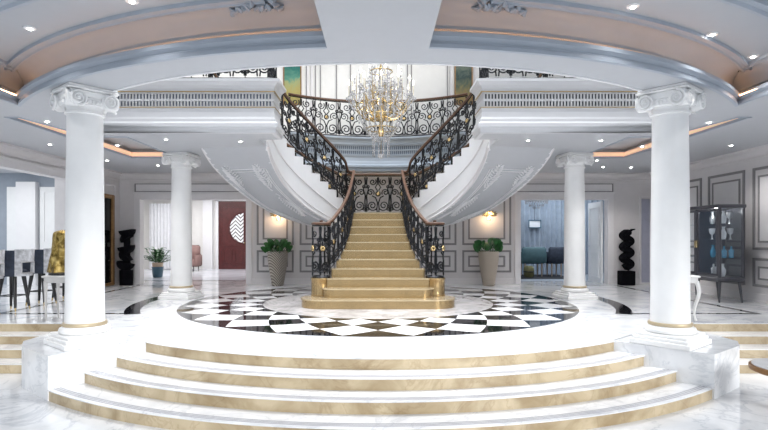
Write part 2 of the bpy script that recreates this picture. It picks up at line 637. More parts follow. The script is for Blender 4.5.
def tray(sgn):
    p = [(4.35, -1.2), (4.95, -1.2), (5.2, -2.7), (5.38, -2.7), (5.38, 1.22), (4.35, 1.22)]
    return p if sgn > 0 else [(-x, y) for x, y in p][::-1]


XW, YB = 7.4, 4.0
XL = -7.0
outer = [(-11, -8.8), (11, -8.8), (11, YB + .02), (-11, YB + .02)]
plate('ceiling', outer, [void, coffer(1), coffer(-1), tray(1), tray(-1)], H, H + .10, 'ceil')
plate('ceiling_upper_slab', [(-11, -6.4), (11, -6.4), (11, 6.2), (-11, 6.2)], [void], UP - .06, UP, 'ceil')
mb = MB().box(-5.2, 5.2, YB - .0, 5.6, H, H + .1)
struct(mb.build('ceiling_gallery', 'ceil', smooth=0))

for sgn, nm in ((1, 'right'), (-1, 'left')):
    path = coffer(sgn)
    # lip with its crown moulding
    op = path[1:] if sgn > 0 else path[:-1]
    mb = MB().sweep(op, [(-.03, H + .02), (-.02, H - .012), (.03, H - .015), (.03, H + .02), (.012, H + .03), (.012, H + .055), (.05, H + .085), (.05, H + .125), (-.0, H + .125), (-.0, H + .085), (-.125, H + .085)], False)
    t1 = struct(mb.build('trim_coffer_lip_' + nm, 'crown', smooth=12))
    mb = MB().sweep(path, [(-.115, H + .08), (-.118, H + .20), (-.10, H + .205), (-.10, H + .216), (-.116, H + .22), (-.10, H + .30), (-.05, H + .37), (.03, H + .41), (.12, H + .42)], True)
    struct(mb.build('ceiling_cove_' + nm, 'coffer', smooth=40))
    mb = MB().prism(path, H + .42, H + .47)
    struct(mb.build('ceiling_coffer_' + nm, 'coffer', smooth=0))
    mb = MB().sweep([p for p in op if abs(p[0]) > 1.0], [(.07, H + .42), (.075, H + .385), (.10, H + .38), (.115, H + .395), (.15, H + .40), (.165, H + .385), (.19, H + .385), (.195, H + .42)], False)
    # the second, inner ring
    a0, a1 = atan2(-2.6, 4.1), atan2(-6.6, .75)
    ring = [(sgn * x, y) for x, y in arc(CC[0], CC[1], 7.12, a0, a1, 36)]
    if sgn > 0:
        ring = ring[::-1]
    mb.sweep(ring, [(-.06, H + .42), (-.055, H + .375), (-.02, H + .365), (0, H + .385), (.03, H + .39), (.05, H + .365), (.09, H + .37), (.10, H + .42)], False)
    struct(mb.build('trim_coffer_moulding_' + nm, 'crown', smooth=12))
    # warm strip lamp lying on the lip
    pts = [(x, y, H + .098) for x, y in (path[1:] if sgn > 0 else path[:-1])]
    ctr = Vector((sgn * 2.55, -6, 0))
    q = []
    for i, p in enumerate(pts):
        rr_ = Vector((p[0] - CC[0], p[1] - CC[1])) if abs(p[0]) < 4.75 else Vector((0, 0))
        if rr_.length > 0:
            rr_ = rr_.normalized() * -.06
        else:
            rr_ = Vector((sgn * .05, 0))
        q.append((p[0] + rr_.x, p[1] + rr_.y, p[2]))
    o = MB().tube(q, .008, 5).build('cove_lamp', 'cove')
    tag(o, ('warm hidden strip lamp glowing round the large front ceiling coffer, over the glass cabinet side' if sgn > 0 else
            'warm hidden strip lamp glowing round the large front ceiling coffer, over the bar stool side'), 'lamp')
    # tray in the wing's ceiling
    path = tray(sgn)
    mb = MB().sweep(path, [(-.02, H + .02), (-.02, H - .012), (.02, H - .012), (.02, H + .03), (-.09, H + .03)], True)
    struct(mb.build('trim_tray_lip_' + nm, 'crown', smooth=0))
    mb = MB().sweep(path, [(-.09, H + .03), (-.09, H + .20), (.02, H + .20)], True)
    mb.prism(path, H + .20, H + .24)
    struct(mb.build('ceiling_tray_' + nm, 'ceil', smooth=0))
    x1 = sgn * 5.425
    xs = sorted((sgn * 5.37, sgn * 5.385))
    m2 = MB().box(xs[0], xs[1], -2.66, 1.20, H + .03, H + .12)
    xs = sorted((sgn * 4.38, sgn * 5.37))
    m2.box(xs[0], xs[1], 1.205, 1.22, H + .03, H + .12)
    o = m2.build('tray_lamp', 'covewing', smooth=0)
    tag(o, ('warm strip lamp in the long ceiling tray running towards the glass cabinet wall' if sgn > 0 else
            'warm strip lamp in the long ceiling tray running past the bar stools'), 'lamp')

# edge of the round opening
mb = MB().sweep(void[:73][::-1], [(0, H - .012), (.03, H - .012), (.03, H + .05), (.0, H + .06), (.0, UP + .04)], False, False)
struct(mb.build('trim_void_edge', 'white'))


def at_path(path, s_):
    """point and heading at a distance along a plan polyline"""
    for i in range(len(path) - 1):
        a_, b_ = Vector(path[i]), Vector(path[i + 1])
        L = (b_ - a_).length
        if s_ <= L or i == len(path) - 2:
            d = (b_ - a_).normalized()
            return a_ + d * s_, d
        s_ -= L


def length(path):
    return sum((Vector(path[i + 1]) - Vector(path[i])).length for i in range(len(path) - 1))


def lattice(mb, path, z0, z1, pitch=.0535, w=.025, out=.0):
    L = length(path)
    n = int(L / pitch)
    for i in range(n):
        p, d = at_path(path, (i + .5) * L / n)
        mb.x = Matrix(((d.x, -d.y, 0, p.x), (d.y, d.x, 0, p.y), (0, 0, 1, 0), (0, 0, 0, 1)))
        mb.box(-w / 2, w / 2, -.012 + out, .014 + out, z0, z1)
    mb.x = None


FASCIA = [(-.02, H - .002), (.05, H - .002), (.06, H + .03), (.06, H + .07), (.10, H + .10), (.10, H + .15), (.055, H + .19), (.05, H + .23),
          (.03, H + .27), (.02, H + .36), (.035, H + .40), (.035, H + .425), (-.03, H + .425)]
TOPF = [(-.03, H + .69), (.035, H + .69), (.035, H + .715), (.03, H + .74), (.05, H + .79), (.10, H + .83), (.13, H + .84), (.13, H + .885), (-.1, H + .885)]


def fascia(nm, path, mats, pale=False):
    L1 = MB().sweep(path, FASCIA, False, True)
    L1.sweep(path, TOPF, False, True)
    root = struct(L1.build('trim_fascia_' + nm, mats[0], smooth=0 if not pale else 20))
    bk = MB().sweep(path, [(-.03, H + .40), (-.03, H + .71)], False, False).build('fascia_back', mats[1], root, 0)
    lt = MB()
    lattice(lt, path, H + .425, H + .69)
    for z in (H + .435, H + .557, H + .68):
        lt.sweep(path, [(-.012, z - .018), (.016, z - .018), (.016, z + .018), (-.012, z + .018)], False)
    lt.build('pierced_band', mats[0], root, 0)
    gl = MB()
    for z in (H + .427, H + .690):
        gl.sweep(path, [(.02, z - .006), (.045, z - .006), (.045, z + .007), (.02, z + .007)], False)
    gl.build('gilt_line', 'gold' if not pale else 'gfascia', root, 0)
    return root


WL = [(-1.76, -.95), (-1.76, -1.5), (-5.04, -1.5)]
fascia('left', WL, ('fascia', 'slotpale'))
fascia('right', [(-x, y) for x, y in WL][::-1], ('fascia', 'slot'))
GR = hypot(2.2, 2.87)
fascia('gallery', arc(0, 0, GR, pi - ga0, ga0, 36), ('gfascia', 'slotpale'), True)
# plain inner returns of the upper floor edge, behind the stairs
mb = MB()
for sgn in (-1, 1):
    for (x0, y0), (x1, y1) in zip(LEFT_EDGE[1:-1], LEFT_EDGE[2:]):
        p = [(sgn * -x0, y0), (sgn * -x1, y1)]
        mb.sweep(p, [(-.01, H), (.01, H), (.01, UP + .04), (-.01, UP + .04)], False)
struct(mb.build('trim_floor_edge', 'fascia', smooth=0))

# ---- back wall, with the openings to the two rooms beyond
LO = (-6.44, -3.55, 2.30)
RO = (3.84, 6.22, 2.30)
mb = MB()
for x0, x1, z0, z1 in ((-11, LO[0], 0, H), (LO[0], LO[1], LO[2], H), (LO[1], RO[0], 0, H), (RO[0], RO[1], RO[2], H), (RO[1], 11, 0, H)):
    mb.box(x0, x1, YB, YB + .16, z0, z1)
wb = struct(mb.build('wall_back', 'wall', smooth=0))
for x0, x1, zt in (LO, RO):
    mb = MB()
    y0, y1 = YB - .05, YB + .20
    mb.box(x0 - .14, x0 + .015, y0, y1, 0.001, zt + .14); mb.box(x1 - .015, x1 + .14, y0, y1, 0.001, zt + .14); mb.box(x0 + .015, x1 - .015, y0, y1, zt - .015, zt + .14)
    mb.box(x0 - .16, x1 + .16, YB - .075, YB, zt + .14, zt + .19)
    mb.build('opening_frame', 'panel', wb, 0)
    MB().box(x0 - .1, x1 + .1, YB - .02, YB, zt + .20, zt + .40).build('overdoor_panel', 'panel', wb, 0)
    MB().frame(x0 - .14, x1 + .14, zt + .195, zt + .42, YB, .02, .025).build('panel_moulding', 'frame', wb, 0)
# panelling behind the staircase
for x0, x1 in ((-3.28, -2.28), (-2.12, -1.15), (1.15, 2.12), (2.28, 3.60)):
    for z0, z1 in ((.32, .92), (1.06, 2.62)):
        MB().frame(x0, x1, z0, z1, YB, .05, .022).build('panel_moulding', 'frame', wb, 0)
        MB().frame(x0 + .16, x1 - .16, z0 + .15, z1 - .15, YB, .045, .018).build('panel_moulding', 'frame', wb, 0)
for x0, x1 in ((-1.02, -.36), (-.28, .28), (.36, 1.02)):
    MB().frame(x0, x1, LAND + .12, H - .12, YB, .03, .022).build('panel_moulding', 'panel', wb, 0)
mb = MB()
for x0, x1 in ((XL, LO[0] - .14), (LO[1] + .14, RO[0] - .14), (RO[1] + .14, XW)):
    mb.box(x0, x1, YB - .025, YB, 0, .16); mb.box(x0, x1, YB - .04, YB, 0, .035)
struct(mb.build('baseboard_back', 'panel', smooth=0))
CORN = [(0, H - .20), (.03, H - .20), (.035, H - .18), (.025, H - .165), (.03, H - .13), (.06, H - .09), (.11, H - .05), (.14, H - .045), (.14, H)]
mb = MB().sweep([(XL, YB), (XW, YB)][::-1], CORN, False)
struct(mb.build('trim_cornice_back', 'wall'))

# ---- right wall
mb = MB().box(XW, XW + .16, -3.4, YB + .2, 0, H)
wr = struct(mb.build('wall_right', 'wall', smooth=0))
for y0, y1 in ((2.95, 3.75), (1.75, 2.7), (.32, 1.5), (-1.35, .08), (-3.2, -1.6)):
    for z0, z1 in ((.30, .86), (1.02, 2.62)):
        MB().framex(y0, y1, z0, z1, XW, .05, .025).build('panel_moulding', 'frame', wr, 0)
        MB().framex(y0 + .14, y1 - .14, z0 + .14, z1 - .16, XW, .035, .02).build('panel_moulding', 'frame', wr, 0)
        MB().box(XW - .006, XW, y0 + .165, y1 - .165, z0 + .165, z1 - .185).build('panel_field', 'panel', wr, 0)
mb = MB().box(XW - .03, XW, -3.4, YB - .04, 0, .17); mb.box(XW - .045, XW, -3.4, YB - .04, 0, .04)
struct(mb.build('baseboard_right', 'panel', smooth=0))
mb = MB().sweep([(XW, -3.4), (XW, YB)], CORN, False)
struct(mb.build('trim_cornice_right', 'wall'))

# ---- left wall with the wide opening to the bar
BO = (-2.4, 1.46, 2.59)
mb = MB()
mb.box(XL - .16, XL, BO[0], BO[1], BO[2], H); mb.box(XL - .16, XL, BO[1], YB + .2, 0, H); mb.box(XL - .16, XL, -3.4, BO[0], 0, H)
wl = struct(mb.build('wall_left', 'wall', smooth=0))
mb = MB()
mb.box(XL - .2, XL + .045, BO[0], BO[1] + .14, BO[2] - .015, BO[2] + .13); mb.box(XL - .2, XL + .045, BO[1] - .015, BO[1] + .14, 0.001, BO[2] - .015)
mb.box(XL - .2, XL + .06, BO[0], BO[1] + .16, BO[2] + .13, BO[2] + .17)
mb.build('opening_frame', 'panel', wl, 0)
MB().framex(1.85, 3.75, 2.36, 2.66, XL, .03, .025, 1).build('panel_moulding', 'panel', wl, 0)
mb = MB().sweep([(XL, YB), (XL, -3.4)], CORN, False)
struct(mb.build('trim_cornice_left', 'wall'))
mb = MB().box(XL, XL + .03, BO[1] + .14, 2.9, 0, .16)
struct(mb.build('baseboard_left', 'panel', smooth=0))

# bar room beyond: a far wall with white pilaster and panelled doors
mb = MB().box(-14, XL - .16, 3.95, 4.1, 0, H)
w2 = struct(mb.build('wall_bar_room', 'bluedark', smooth=0))
mb = MB()
mb.box(-9.66, -9.14, 3.78, 3.95, 0, 2.75); mb.box(-9.70, -9.10, 3.74, 3.95, 0, .2)
mb.build('pilaster', 'white', w2, 0)
for x0, x1 in ((-9.08, -8.44), (-8.42, -7.8), (-7.78, -7.17)):
    pn = MB().box(x0, x1, 3.88, 3.95, 0, 2.62).build('wall_panel', 'doorwhite', w2, 0)
    mb = MB()
    for z0, z1 in ((.25, 1.0), (1.12, 2.5)):
        mb.frame(x0 + .1, x1 - .1, z0, z1, 3.88, .03, .02)
    mb.build('panel_moulding', 'doorwhite', pn, 0)
MB().box(-9.95, -9.66, 3.86, 3.95, 0, 2.62).build('wall_panel', 'doorwhite', w2, 0)

# ---- room beyond on the left: entrance with the red door
mb = MB()
mb.box(-11, -3.3, 11.0, 11.15, 0, H); mb.box(-9.6, -9.45, YB + .2, 11.0, 0, H); mb.box(-3.35, -3.2, YB + .16, 11.0, 0, H)
we = struct(mb.build('wall_entrance_hall', 'wallup', smooth=0))
struct(MB().box(-11, 11, YB + .16, 11.2, H, H + .1).build('ceiling_rooms_beyond', 'ceil', smooth=0))
struct(MB().box(-9.5, -3.35, 5.2, 11.0, .0005, .004).build('floor_entrance_tiles', 'lighttile', smooth=0))
struct(MB().box(-9.5, -3.35, 5.1, 5.2, .0005, .0045).build('floor_threshold_inlay', 'black', smooth=0))
mb = MB()
for x0, x1 in ((-9.2, -8.55), (-8.5, -7.9)):
    mb.frame(x0, x1, .3, 2.6, 11.0, .05, .03)
mb.build('panel_moulding', 'panel', we, 0)
MB().box(-7.0, -6.62, 10.85, 11.0, 0, 2.9).build('pilaster', 'white', we, 0)
# ---- room beyond on the right: blue dining room
mb = MB()
mb.box(2.4, 10, 8.2, 8.35, 0, H); mb.box(2.3, 2.45, YB + .16, 8.2, 0, H); mb.box(8.6, 8.75, YB + .16, 8.2, 0, H)
struct(mb.build('wall_blue_room', 'bluedark', smooth=0))
struct(MB().box(2.45, 8.6, 5.0, 8.2, .0005, .004).build('floor_blue_room', 'bluedark', smooth=0))

# ---- upper hall
YU = 5.6
mb = MB().box(-6.2, 6.2, YU, YU + .15, UP, 8.0)
wu = struct(mb.build('wall_upper_back', 'wallup', smooth=0))
mb = MB()
for px0, px1 in ((306, 316), (320, 337), (350, 408), (411, 448)):
    x0, x1 = (px0 - 378) / F * 16, (px1 - 378) / F * 16
    MB().frame(x0, x1, UP + .5, 7.2, YU, .03, .025).build('panel_moulding', 'frame', wu, 0)
for px in (308, 312, 451, 475):
    x0 = (px - 378) / F * 16
    mb.box(x0 - .03, x0 + .03, YU - .05, YU, UP, 7.6)
mb.build('wall_rib', 'panel', wu, 0)
mb = MB(); mb.box(-6.2, -6.05, -6.35, YU, UP, 8.0)
struct(mb.build('wall_upper_left', 'wallup', smooth=0))
mb = MB(); mb.box(6.05, 6.2, -6.35, YU, UP, 8.0)
struct(mb.build('wall_upper_right', 'wallup', smooth=0))
plate('ceiling_upper', [(-6.3, -6.6), (6.3, -6.6), (6.3, YU + .2), (-6.3, YU + .2)], [[(-5, -5.6), (5, -5.6), (5, 3.0), (-5, 3.0)]], 8.0, 8.12, 'white')  # unseen ceiling, put in against the sun; opening added for the top light
struct(MB().box(-.12, .12, -5.6, 3.0, 8.0, 8.2).build('ceiling_opening_beam', 'white', smooth=0))  # crosses the added opening and carries the chandelier rod
struct(MB().box(-6.2, 6.2, -6.5, -6.35, UP, 8.0).build('wall_upper_sun_block', 'wallup', smooth=0))  # unseen wall put in to keep the sun out of the upper hall

# ------------------------------------------------------------------ entrance steps
es = thing('entrance_steps', 'broad curved flight of four shallow steps with beige risers and white marble treads', 'steps', (0, -5.4, LOW))
for k, R in enumerate(STEP_R):
    zt = -ST * k
    A, B = front_arc(R), front_arc(R - .30 if k else R - .16)
    C2 = front_arc(R + .014)
    mb = MB().loft([[(x, y, z) for x, y in P_] for P_, z in ((B, zt - ST), (A, zt - ST), (A, zt - .009), (B, zt - .009))] , False)
    mb.build('riser', 'riser', es, 40)
    B = front_arc(R - .40 if k else R - .03)
    T = MB().loft([[(x, y, z) for x, y in P_] for P_, z in ((B, zt - .009), (C2, zt - .009), (C2, zt), (B, zt), (B, zt - .009))], False)
    tr = T.build('tread', 'tread', es, 40)
    if k:
        mb = MB()
        for q in (.055, .085, .115):
            g0, g1 = front_arc(R - q), front_arc(R - q + .014)
            mb.loft([[(x, y, z) for x, y in P_] for P_, z in ((g0, zt - .002), (g0, zt + .0012), (g1, zt + .0012), (g1, zt - .002))], False)
        mb.build('grip_strip', 'groove', tr, 0)

for sgn, lab in ((-1, 'side steps with brass toned risers behind the podium, below the bar stools'),
                 (1, 'side steps with beige risers behind the podium, below the white cabriole console')):
    r_ = thing('side_steps', 'straight ' + lab, 'steps', (sgn * 6, -3.1, LOW))
    x0, x1 = sorted((sgn * (4.3 if sgn < 0 else 4.38), sgn * 11))
    for k in range(4):
        zt, yf = -ST * k, -2.60 - .335 * k
        MB().box(x0, x1, yf, yf + .035 if not k else yf + .33, zt - ST, zt - .009).build('riser', 'riser', r_, 0)
        MB().box(x0, x1, yf - .014, yf + .036 if not k else yf + .335, zt - .009, zt).build('tread', 'tread', r_, 0)

    poly = [(-2.78, -3.97), (-3.50, -4.76), (-4.12, -4.25), (-4.30, -3.95), (-4.30, -2.60)]
    poly = [(-sgn * x, y) for x, y in poly]
    if sgn > 0:
        poly[0] = front_arc(STEP_R[0] - .01)[-1]; e_ = front_arc(STEP_R[3] + .02)[-1]
        poly[1] = e_; poly[2] = (4.20, -4.22); poly[3] = (4.36, -3.95)
    o = MB().prism(poly, LOW, .0005).build('column_podium', 'podium', smooth=0)
    recenter(o, (sgn * 3.6, -3.9, LOW))
    tag(o, ('faceted white marble podium ending the curved steps, under the column by the gilded bust' if sgn < 0 else
            'faceted white marble podium ending the curved steps, under the column by the silver bust'), 'podium', kind='thing')


# ------------------------------------------------------------------ columns
def column(x, y, label):
    root = thing('ionic_column', label, 'column', (x, y, 0))
    root['kind'] = 'thing'
    ra = atan2(x, -y)                   # turned to face the middle of the rotunda
    R = Matrix.Translation((x, y, 0)) @ Matrix.Rotation(ra, 4, 'Z')

    def mb_():
        m_ = MB(); m_.x = R; return m_
    p = mb_().bbox(-.335, .335, -.335, .335, .001, .06, .006)
    p.bbox(-.31, .31, -.31, .31, .06, .10, .006); p.bbox(-.285, .285, -.285, .285, .10, .135, .006)
    p.build('plinth', 'column', root)
    mb_().lathe([(.0, .135), (.25, .135), (.272, .15), (.277, .175), (.268, .20), (.242, .21), (.242, .22), (.0, .22)], 40).build('torus_base', 'column', root, 50)
    mb_().lathe([(.0, .22), (.232, .22), (.242, .232), (.242, .248), (.232, .26), (.0, .26)], 40).build('gilt_collar', 'collar', root, 50)
    sh = [(.0, .26)] + [(.210 - .018 * (i / 12) ** 1.8 if i else .216, .26 + (2.72 - .26) * i / 12) for i in range(13)] + [(.0, 2.72)]
    mb_().lathe(sh, 48).build('shaft', 'column', root, 50)
    cp = mb_().lathe([(.0, 2.69), (.192, 2.69), (.214, 2.70), (.214, 2.722), (.196, 2.73), (.196, 2.77), (.215, 2.80), (.235, 2.84), (.235, 2.86), (.0, 2.86)], 40)
    cp.bbox(-.25, .25, -.25, .25, 2.86, 2.945, .012)
    cp.bbox(-.285, .285, -.285, .285, 2.945, 2.972, .012)
    cp.bbox(-.27, .27, -.27, .27, 2.972, 2.999, .006)
    cap = cp.build('capital', 'column', root, 35)
    for q in range(4):
        eg = MB(); eg.x = R @ Matrix.Rotation(q * pi / 2, 4, 'Z')
        eg.box(-.10, .10, -.245, -.20, 2.79, 2.862)
        for i in range(5):
            eg.ball((-.08 + .04 * i, -.248, 2.822), .022, 6, (.8, .7, 1.3))
        eg.build('egg_moulding', 'column', cap)
        for e in (-1, 1):
            v_ = MB(); v_.x = R @ Matrix.Rotation(q * pi / 2, 4, 'Z') @ Matrix.Translation((e * .176, -.262, 2.845)) @ Matrix.Rotation(pi / 2, 4, 'X')
            v_.lathe([(.0, -.09), (.078, -.09), (.088, -.08), (.088, .010), (.082, .014), (.0, .012)], 24)
            sp_ = []
            for i in range(44):
                t = i / 43
                a_ = e * (pi / 2 - t * 2.4 * 2 * pi)
                r_ = .084 * (1 - t) ** .9 + .008
                sp_.append((r_ * cos(a_), r_ * sin(a_), .020))
            v_.tube(sp_, [.0155 - .008 * i / 43 for i in range(44)], 6)
            v_.ball((0, 0, .02), .02, 6)
            v_.build('volute', 'column', cap, 40)
    return root


column(-3.48, -4.08, 'large white Ionic column on a marble podium, in front of the gilded bust')
column(3.47, -4.08, 'large white Ionic column on a marble podium, in front of the glass display cabinet')
column(-4.10, .70, 'smaller looking white Ionic column at the floor inlay, before the red door hall')
column(4.10, .70, 'smaller looking white Ionic column at the floor inlay, before the blue room')
# ------------------------------------------------------------------ central staircase
WID = Spline([9.27, 9.57, 9.87, 10.17, 10.77, 11.4, 12.27, 13.0], [(v_, 0, 0) for v_ in (1.15, 1.03, .95, .90, .76, .67, .62, .62)])


def half(y):
    return WID(y - CAM_Y).x


st = thing('central_staircase', 'central straight flight of gleaming brass coloured stairs rising to the landing', 'staircase', (0, 1, 0))
for k in range(1, 12):
    z0, z1 = RISE * (k - 1), RISE * k
    y0 = FRONT + RUN * (k - 1)
    if k == 1:
        rgt = arc(.97, y0 + .44, .44, -pi / 2, pi / 2, 20)
        poly = rgt + [(-x, y) for x, y in rgt[::-1]]
        inner = [(x * (1 - .012), (y - y0 - .44) * (1 - .03) + y0 + .44) for x, y in poly]
        pl2 = poly
    elif k == 2:
        rgt = arc(1.03 - .22, y0 + .22, .22, -pi / 2, 0, 10) + [(1.03, y0 + .40)]
        poly = rgt + [(-x, y) for x, y in rgt[::-1]]
        inner = [(x * .985, y + .012) for x, y in poly]
    else:
        y1 = y0 + RUN + (.25 if k < 11 else .03)
        poly = [(-half(y0), y0), (half(y0), y0), (half(y1), y1), (-half(y1), y1)]
        inner = [(x * .995, y + .012) for x, y in poly]
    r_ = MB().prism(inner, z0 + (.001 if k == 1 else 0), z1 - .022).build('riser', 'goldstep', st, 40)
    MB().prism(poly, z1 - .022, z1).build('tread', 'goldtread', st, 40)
pl = MB()
for sgn in (-1, 1):
    rows = []
    for i in range(13):
        y = FRONT + .62 + (3 * RUN + 1.53) * i / 12
        zt = min(LAND, RISE * ((y - FRONT) / RUN)) - .03
        x = sgn * (half(y) - .01)
        rows.append([(x, y, .006), (x, y, zt), (x - sgn * .03, y, zt), (x - sgn * .03, y, .006)])
    MB().loft(rows, True, True).build('side_panel', 'white', st, 0)
ly0, ly1 = FRONT + RUN * 10 + .02, 3.32
mb = MB().prism([(-.63, ly0), (.63, ly0), (.72, ly0 + .06), (.95, ly1), (-.95, ly1), (-.72, ly0 + .06)], LAND - .32, LAND - .001)
mb.build('landing', 'goldtread', st, 0)

# ------------------------------------------------------------------ branch flights
ZS = [1.837, 2.05, 2.24, 2.75, 3.20, 3.55, 3.84]
INN = Spline(ZS, [(x, D + CAM_Y, z) for x, D, z in
                  ((.70, 12.33, 1.837), (.84, 12.12, 2.05), (1.02, 11.95, 2.24), (1.54, 11.58, 2.75), (1.96, 11.20, 3.20), (2.13, 10.70, 3.55), (2.14, 10.15, 3.84))])
OUT = Spline(ZS, [(x, D + CAM_Y, z) for x, D, z in
                  ((.95, 13.70, 1.837), (1.40, 13.52, 2.05), (1.80, 13.28, 2.24), (2.60, 12.72, 2.75), (3.12, 11.85, 3.20), (3.38, 11.05, 3.55), (3.42, 10.35, 3.84))])
THK = Spline(ZS, [(v_, 0, 0) for v_ in (.33, .52, .66, .86, .88, .85, .84)])
NS = 12


def branch(sgn):
    lab = ('left', 'red door side') if sgn < 0 else ('right', 'blue room side')
    root = thing('branch_staircase', ('curved upper flight with white stringer and relief soffit, sweeping up over the basket weave planter' if sgn < 0 else
                                      'curved upper flight with white stringer and relief soffit, sweeping up over the plain ribbed planter'), 'staircase', (sgn * 2, 2, LAND))

    def P(S, z, dz=0.0, inset=0.0, other=None):
        p = S(z)
        if inset:
            q = other(z)
            p = p + (q - p) * inset
        return Vector((sgn * p.x, p.y, z + dz))
    dz = (UP - LAND) / NS
    for i in range(NS):
        za, zb = LAND + dz * i, LAND + dz * (i + 1)
        zc = min(UP, zb + dz * .12)
        rows = []
        for z in np.linspace(za, zc, 4):
            a_, b_ = P(INN, z), P(OUT, z)
            rows.append([(a_.x, a_.y, zb - .03), (a_.x, a_.y, zb), (b_.x, b_.y, zb), (b_.x, b_.y, zb - .03)])
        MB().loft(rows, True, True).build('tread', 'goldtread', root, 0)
        a_, b_ = P(INN, za + .012), P(OUT, za + .012)
        a2, b2 = P(INN, za + .035), P(OUT, za + .035)
        MB().loft([[(a_.x, a_.y, za), (a2.x, a2.y, za), (a2.x, a2.y, zb - .03), (a_.x, a_.y, zb - .03)],
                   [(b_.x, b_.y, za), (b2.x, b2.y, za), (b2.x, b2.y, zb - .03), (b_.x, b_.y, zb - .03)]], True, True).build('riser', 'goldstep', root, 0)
    # stringers with the stepped top edge
    for S, O, inner in ((INN, OUT, True), (OUT, INN, False)):
        mb = MB()
        for i in range(NS):
            za, zb = LAND + dz * i, LAND + dz * (i + 1)
            zz = np.linspace(za, zb, 4)
            rows = []
            for z in zz:
                p, q = P(S, z), P(S, z, 0, .035, O)
                bot = z - THK(z).x
                top = zb - .002
                pp = p + (p - q) * .35
                rows.append([(pp.x, pp.y, bot), (pp.x, pp.y, top), (q.x, q.y, top), (q.x, q.y, bot)])
            mb.loft(rows, True, True)
        sg = mb.build('stringer', 'white', root, 0)
        mo = MB()
        for frac, r_ in ((.98, .022), (.86, .012), (.40, .016)):
            pts = []
            for z in np.linspace(LAND + .10, UP - .02, 30):
                p, q = P(S, z), P(S, z, 0, .03, O)
                pp = p + (p - q) * .55
                pts.append((pp.x, pp.y, z - THK(z).x * frac))
            mo.tube(pts, r_, 6)
        mo.build('stringer_moulding', 'panel', sg, 60)
    # soffit and its relief
    rows = []
    for z in np.linspace(LAND, UP, 26):
        rows.append([P(INN, z, -THK(z).x, t, OUT) for t in np.linspace(.0, 1.0, 7)])
    top = [[p + Vector((0, 0, .06)) for p in r_] for r_ in rows]
    mb = MB().loft(rows, False); mb.loft(top, False)
    sf = mb.build('soffit', 'ceil', root, 60)
    mo = MB()

    def on_soffit(z, t, drop=.008):
        return P(INN, z, -THK(z).x - drop, t, OUT)
    for t in (.13, .17, .85, .89):
        mo.tube([on_soffit(z, t) for z in np.linspace(2.02, 3.52, 30)], .011, 6)
    for z in (2.02, 3.52):
        for q in (0, .035):
            mo.tube([on_soffit(z + (q if z < 3 else -q), t) for t in np.linspace(.13 + q, .89 - q, 8)], .010, 6)
    mo.build('soffit_moulding', 'white', sf, 60)
    # acanthus sprays
    for z, t, w_ in ((3.38, .26, 1), (2.86, .26, -1), (3.40, .80, 1), (2.60, .80, -1)):
        mo = MB()
        c = on_soffit(z, t)
        ez = (on_soffit(z + .06, t) - on_soffit(z - .06, t)).normalized()
        et = (on_soffit(z, t + .05) - on_soffit(z, t - .05)).normalized()
        rnd = random.Random(int(z * 100) + int(t * 10))
        for i in range(11):
            u_ = (i / 10 - .5) * .85
            for e in (-1, 1):
                b0 = c + ez * u_ * .8 + et * e * .015
                tip = b0 + ez * (.10 * w_) + et * e * (.05 + .07 * sin(pi * i / 10)) * (1 + rnd.random() * .4)
                mo.tube([b0, b0 * .5 + tip * .5 + Vector((0, 0, -.018)) + ez * .02, tip], [.008, .020, .005], 5)
        pts = [c + ez * (i / 20 - .5) * .9 + et * .05 * sin(i / 20 * 4 * pi) for i in range(21)]
        mo.tube(pts, .011, 5)
        mo.build('acanthus_relief', 'white', sf, 60)
    return root


branch(-1)
branch(1)


# ------------------------------------------------------------------ wrought iron balustrades
def spiral(cx, cy, r0, a0, turns, dirn, n=20, r1=.18):
    return [(cx + r0 * (1 - (1 - r1) * (i / n) ** .8) * cos(a0 + dirn * turns * 2 * pi * i / n),
             cy + r0 * (1 - (1 - r1) * (i / n) ** .8) * sin(a0 + dirn * turns * 2 * pi * i / n)) for i in range(n + 1)]


def motif(w, h):
    """scrollwork of one panel, in metres: u across (centred), v up; returns the curves"""
    cs = []
    k = w / .50
    for e in (-1, 1):
        m_ = lambda pts: [(e * u_, v_) for u_, v_ in pts]
        R = .115 * k
        cs.append(m_(spiral(.118 * k, .30 * h - .09, R, -pi / 2 - 1.2, 1.75, 1, 24)))
        cs.append(m_([(.02, .03), (.03, .12 * h), (.012, .28 * h), (.05 * k, .42 * h), (.12 * k, .47 * h)]))
        cs.append(m_(spiral(.155 * k, .56 * h, .082 * k, pi + .6, 1.5, -1, 18)))
        cs.append(m_([(.235 * k, .04), (.225 * k, .30 * h), (.235 * k, .46 * h), (.20 * k, .66 * h), (.235 * k, .80 * h), (.225 * k, .97 * h)]))
        cs.append(m_(spiral(.11 * k, .845 * h, .078 * k, pi / 2 + .9, 1.4, 1, 18)))
        cs.append(m_([(.012, .60 * h), (.055 * k, .70 * h), (.02, .78 * h), (.012, .97 * h)]))
        cs.append(m_(spiral(.215 * k, .13 * h, .045 * k, pi, 1.2, 1, 12)))
        cs.append(m_(spiral(.205 * k, .72 * h, .04 * k, 0, 1.2, -1, 12)))
    cs.append([(.058 * cos(i * pi / 6), .525 * h + .058 * sin(i * pi / 6)) for i in range(13)])
    return cs


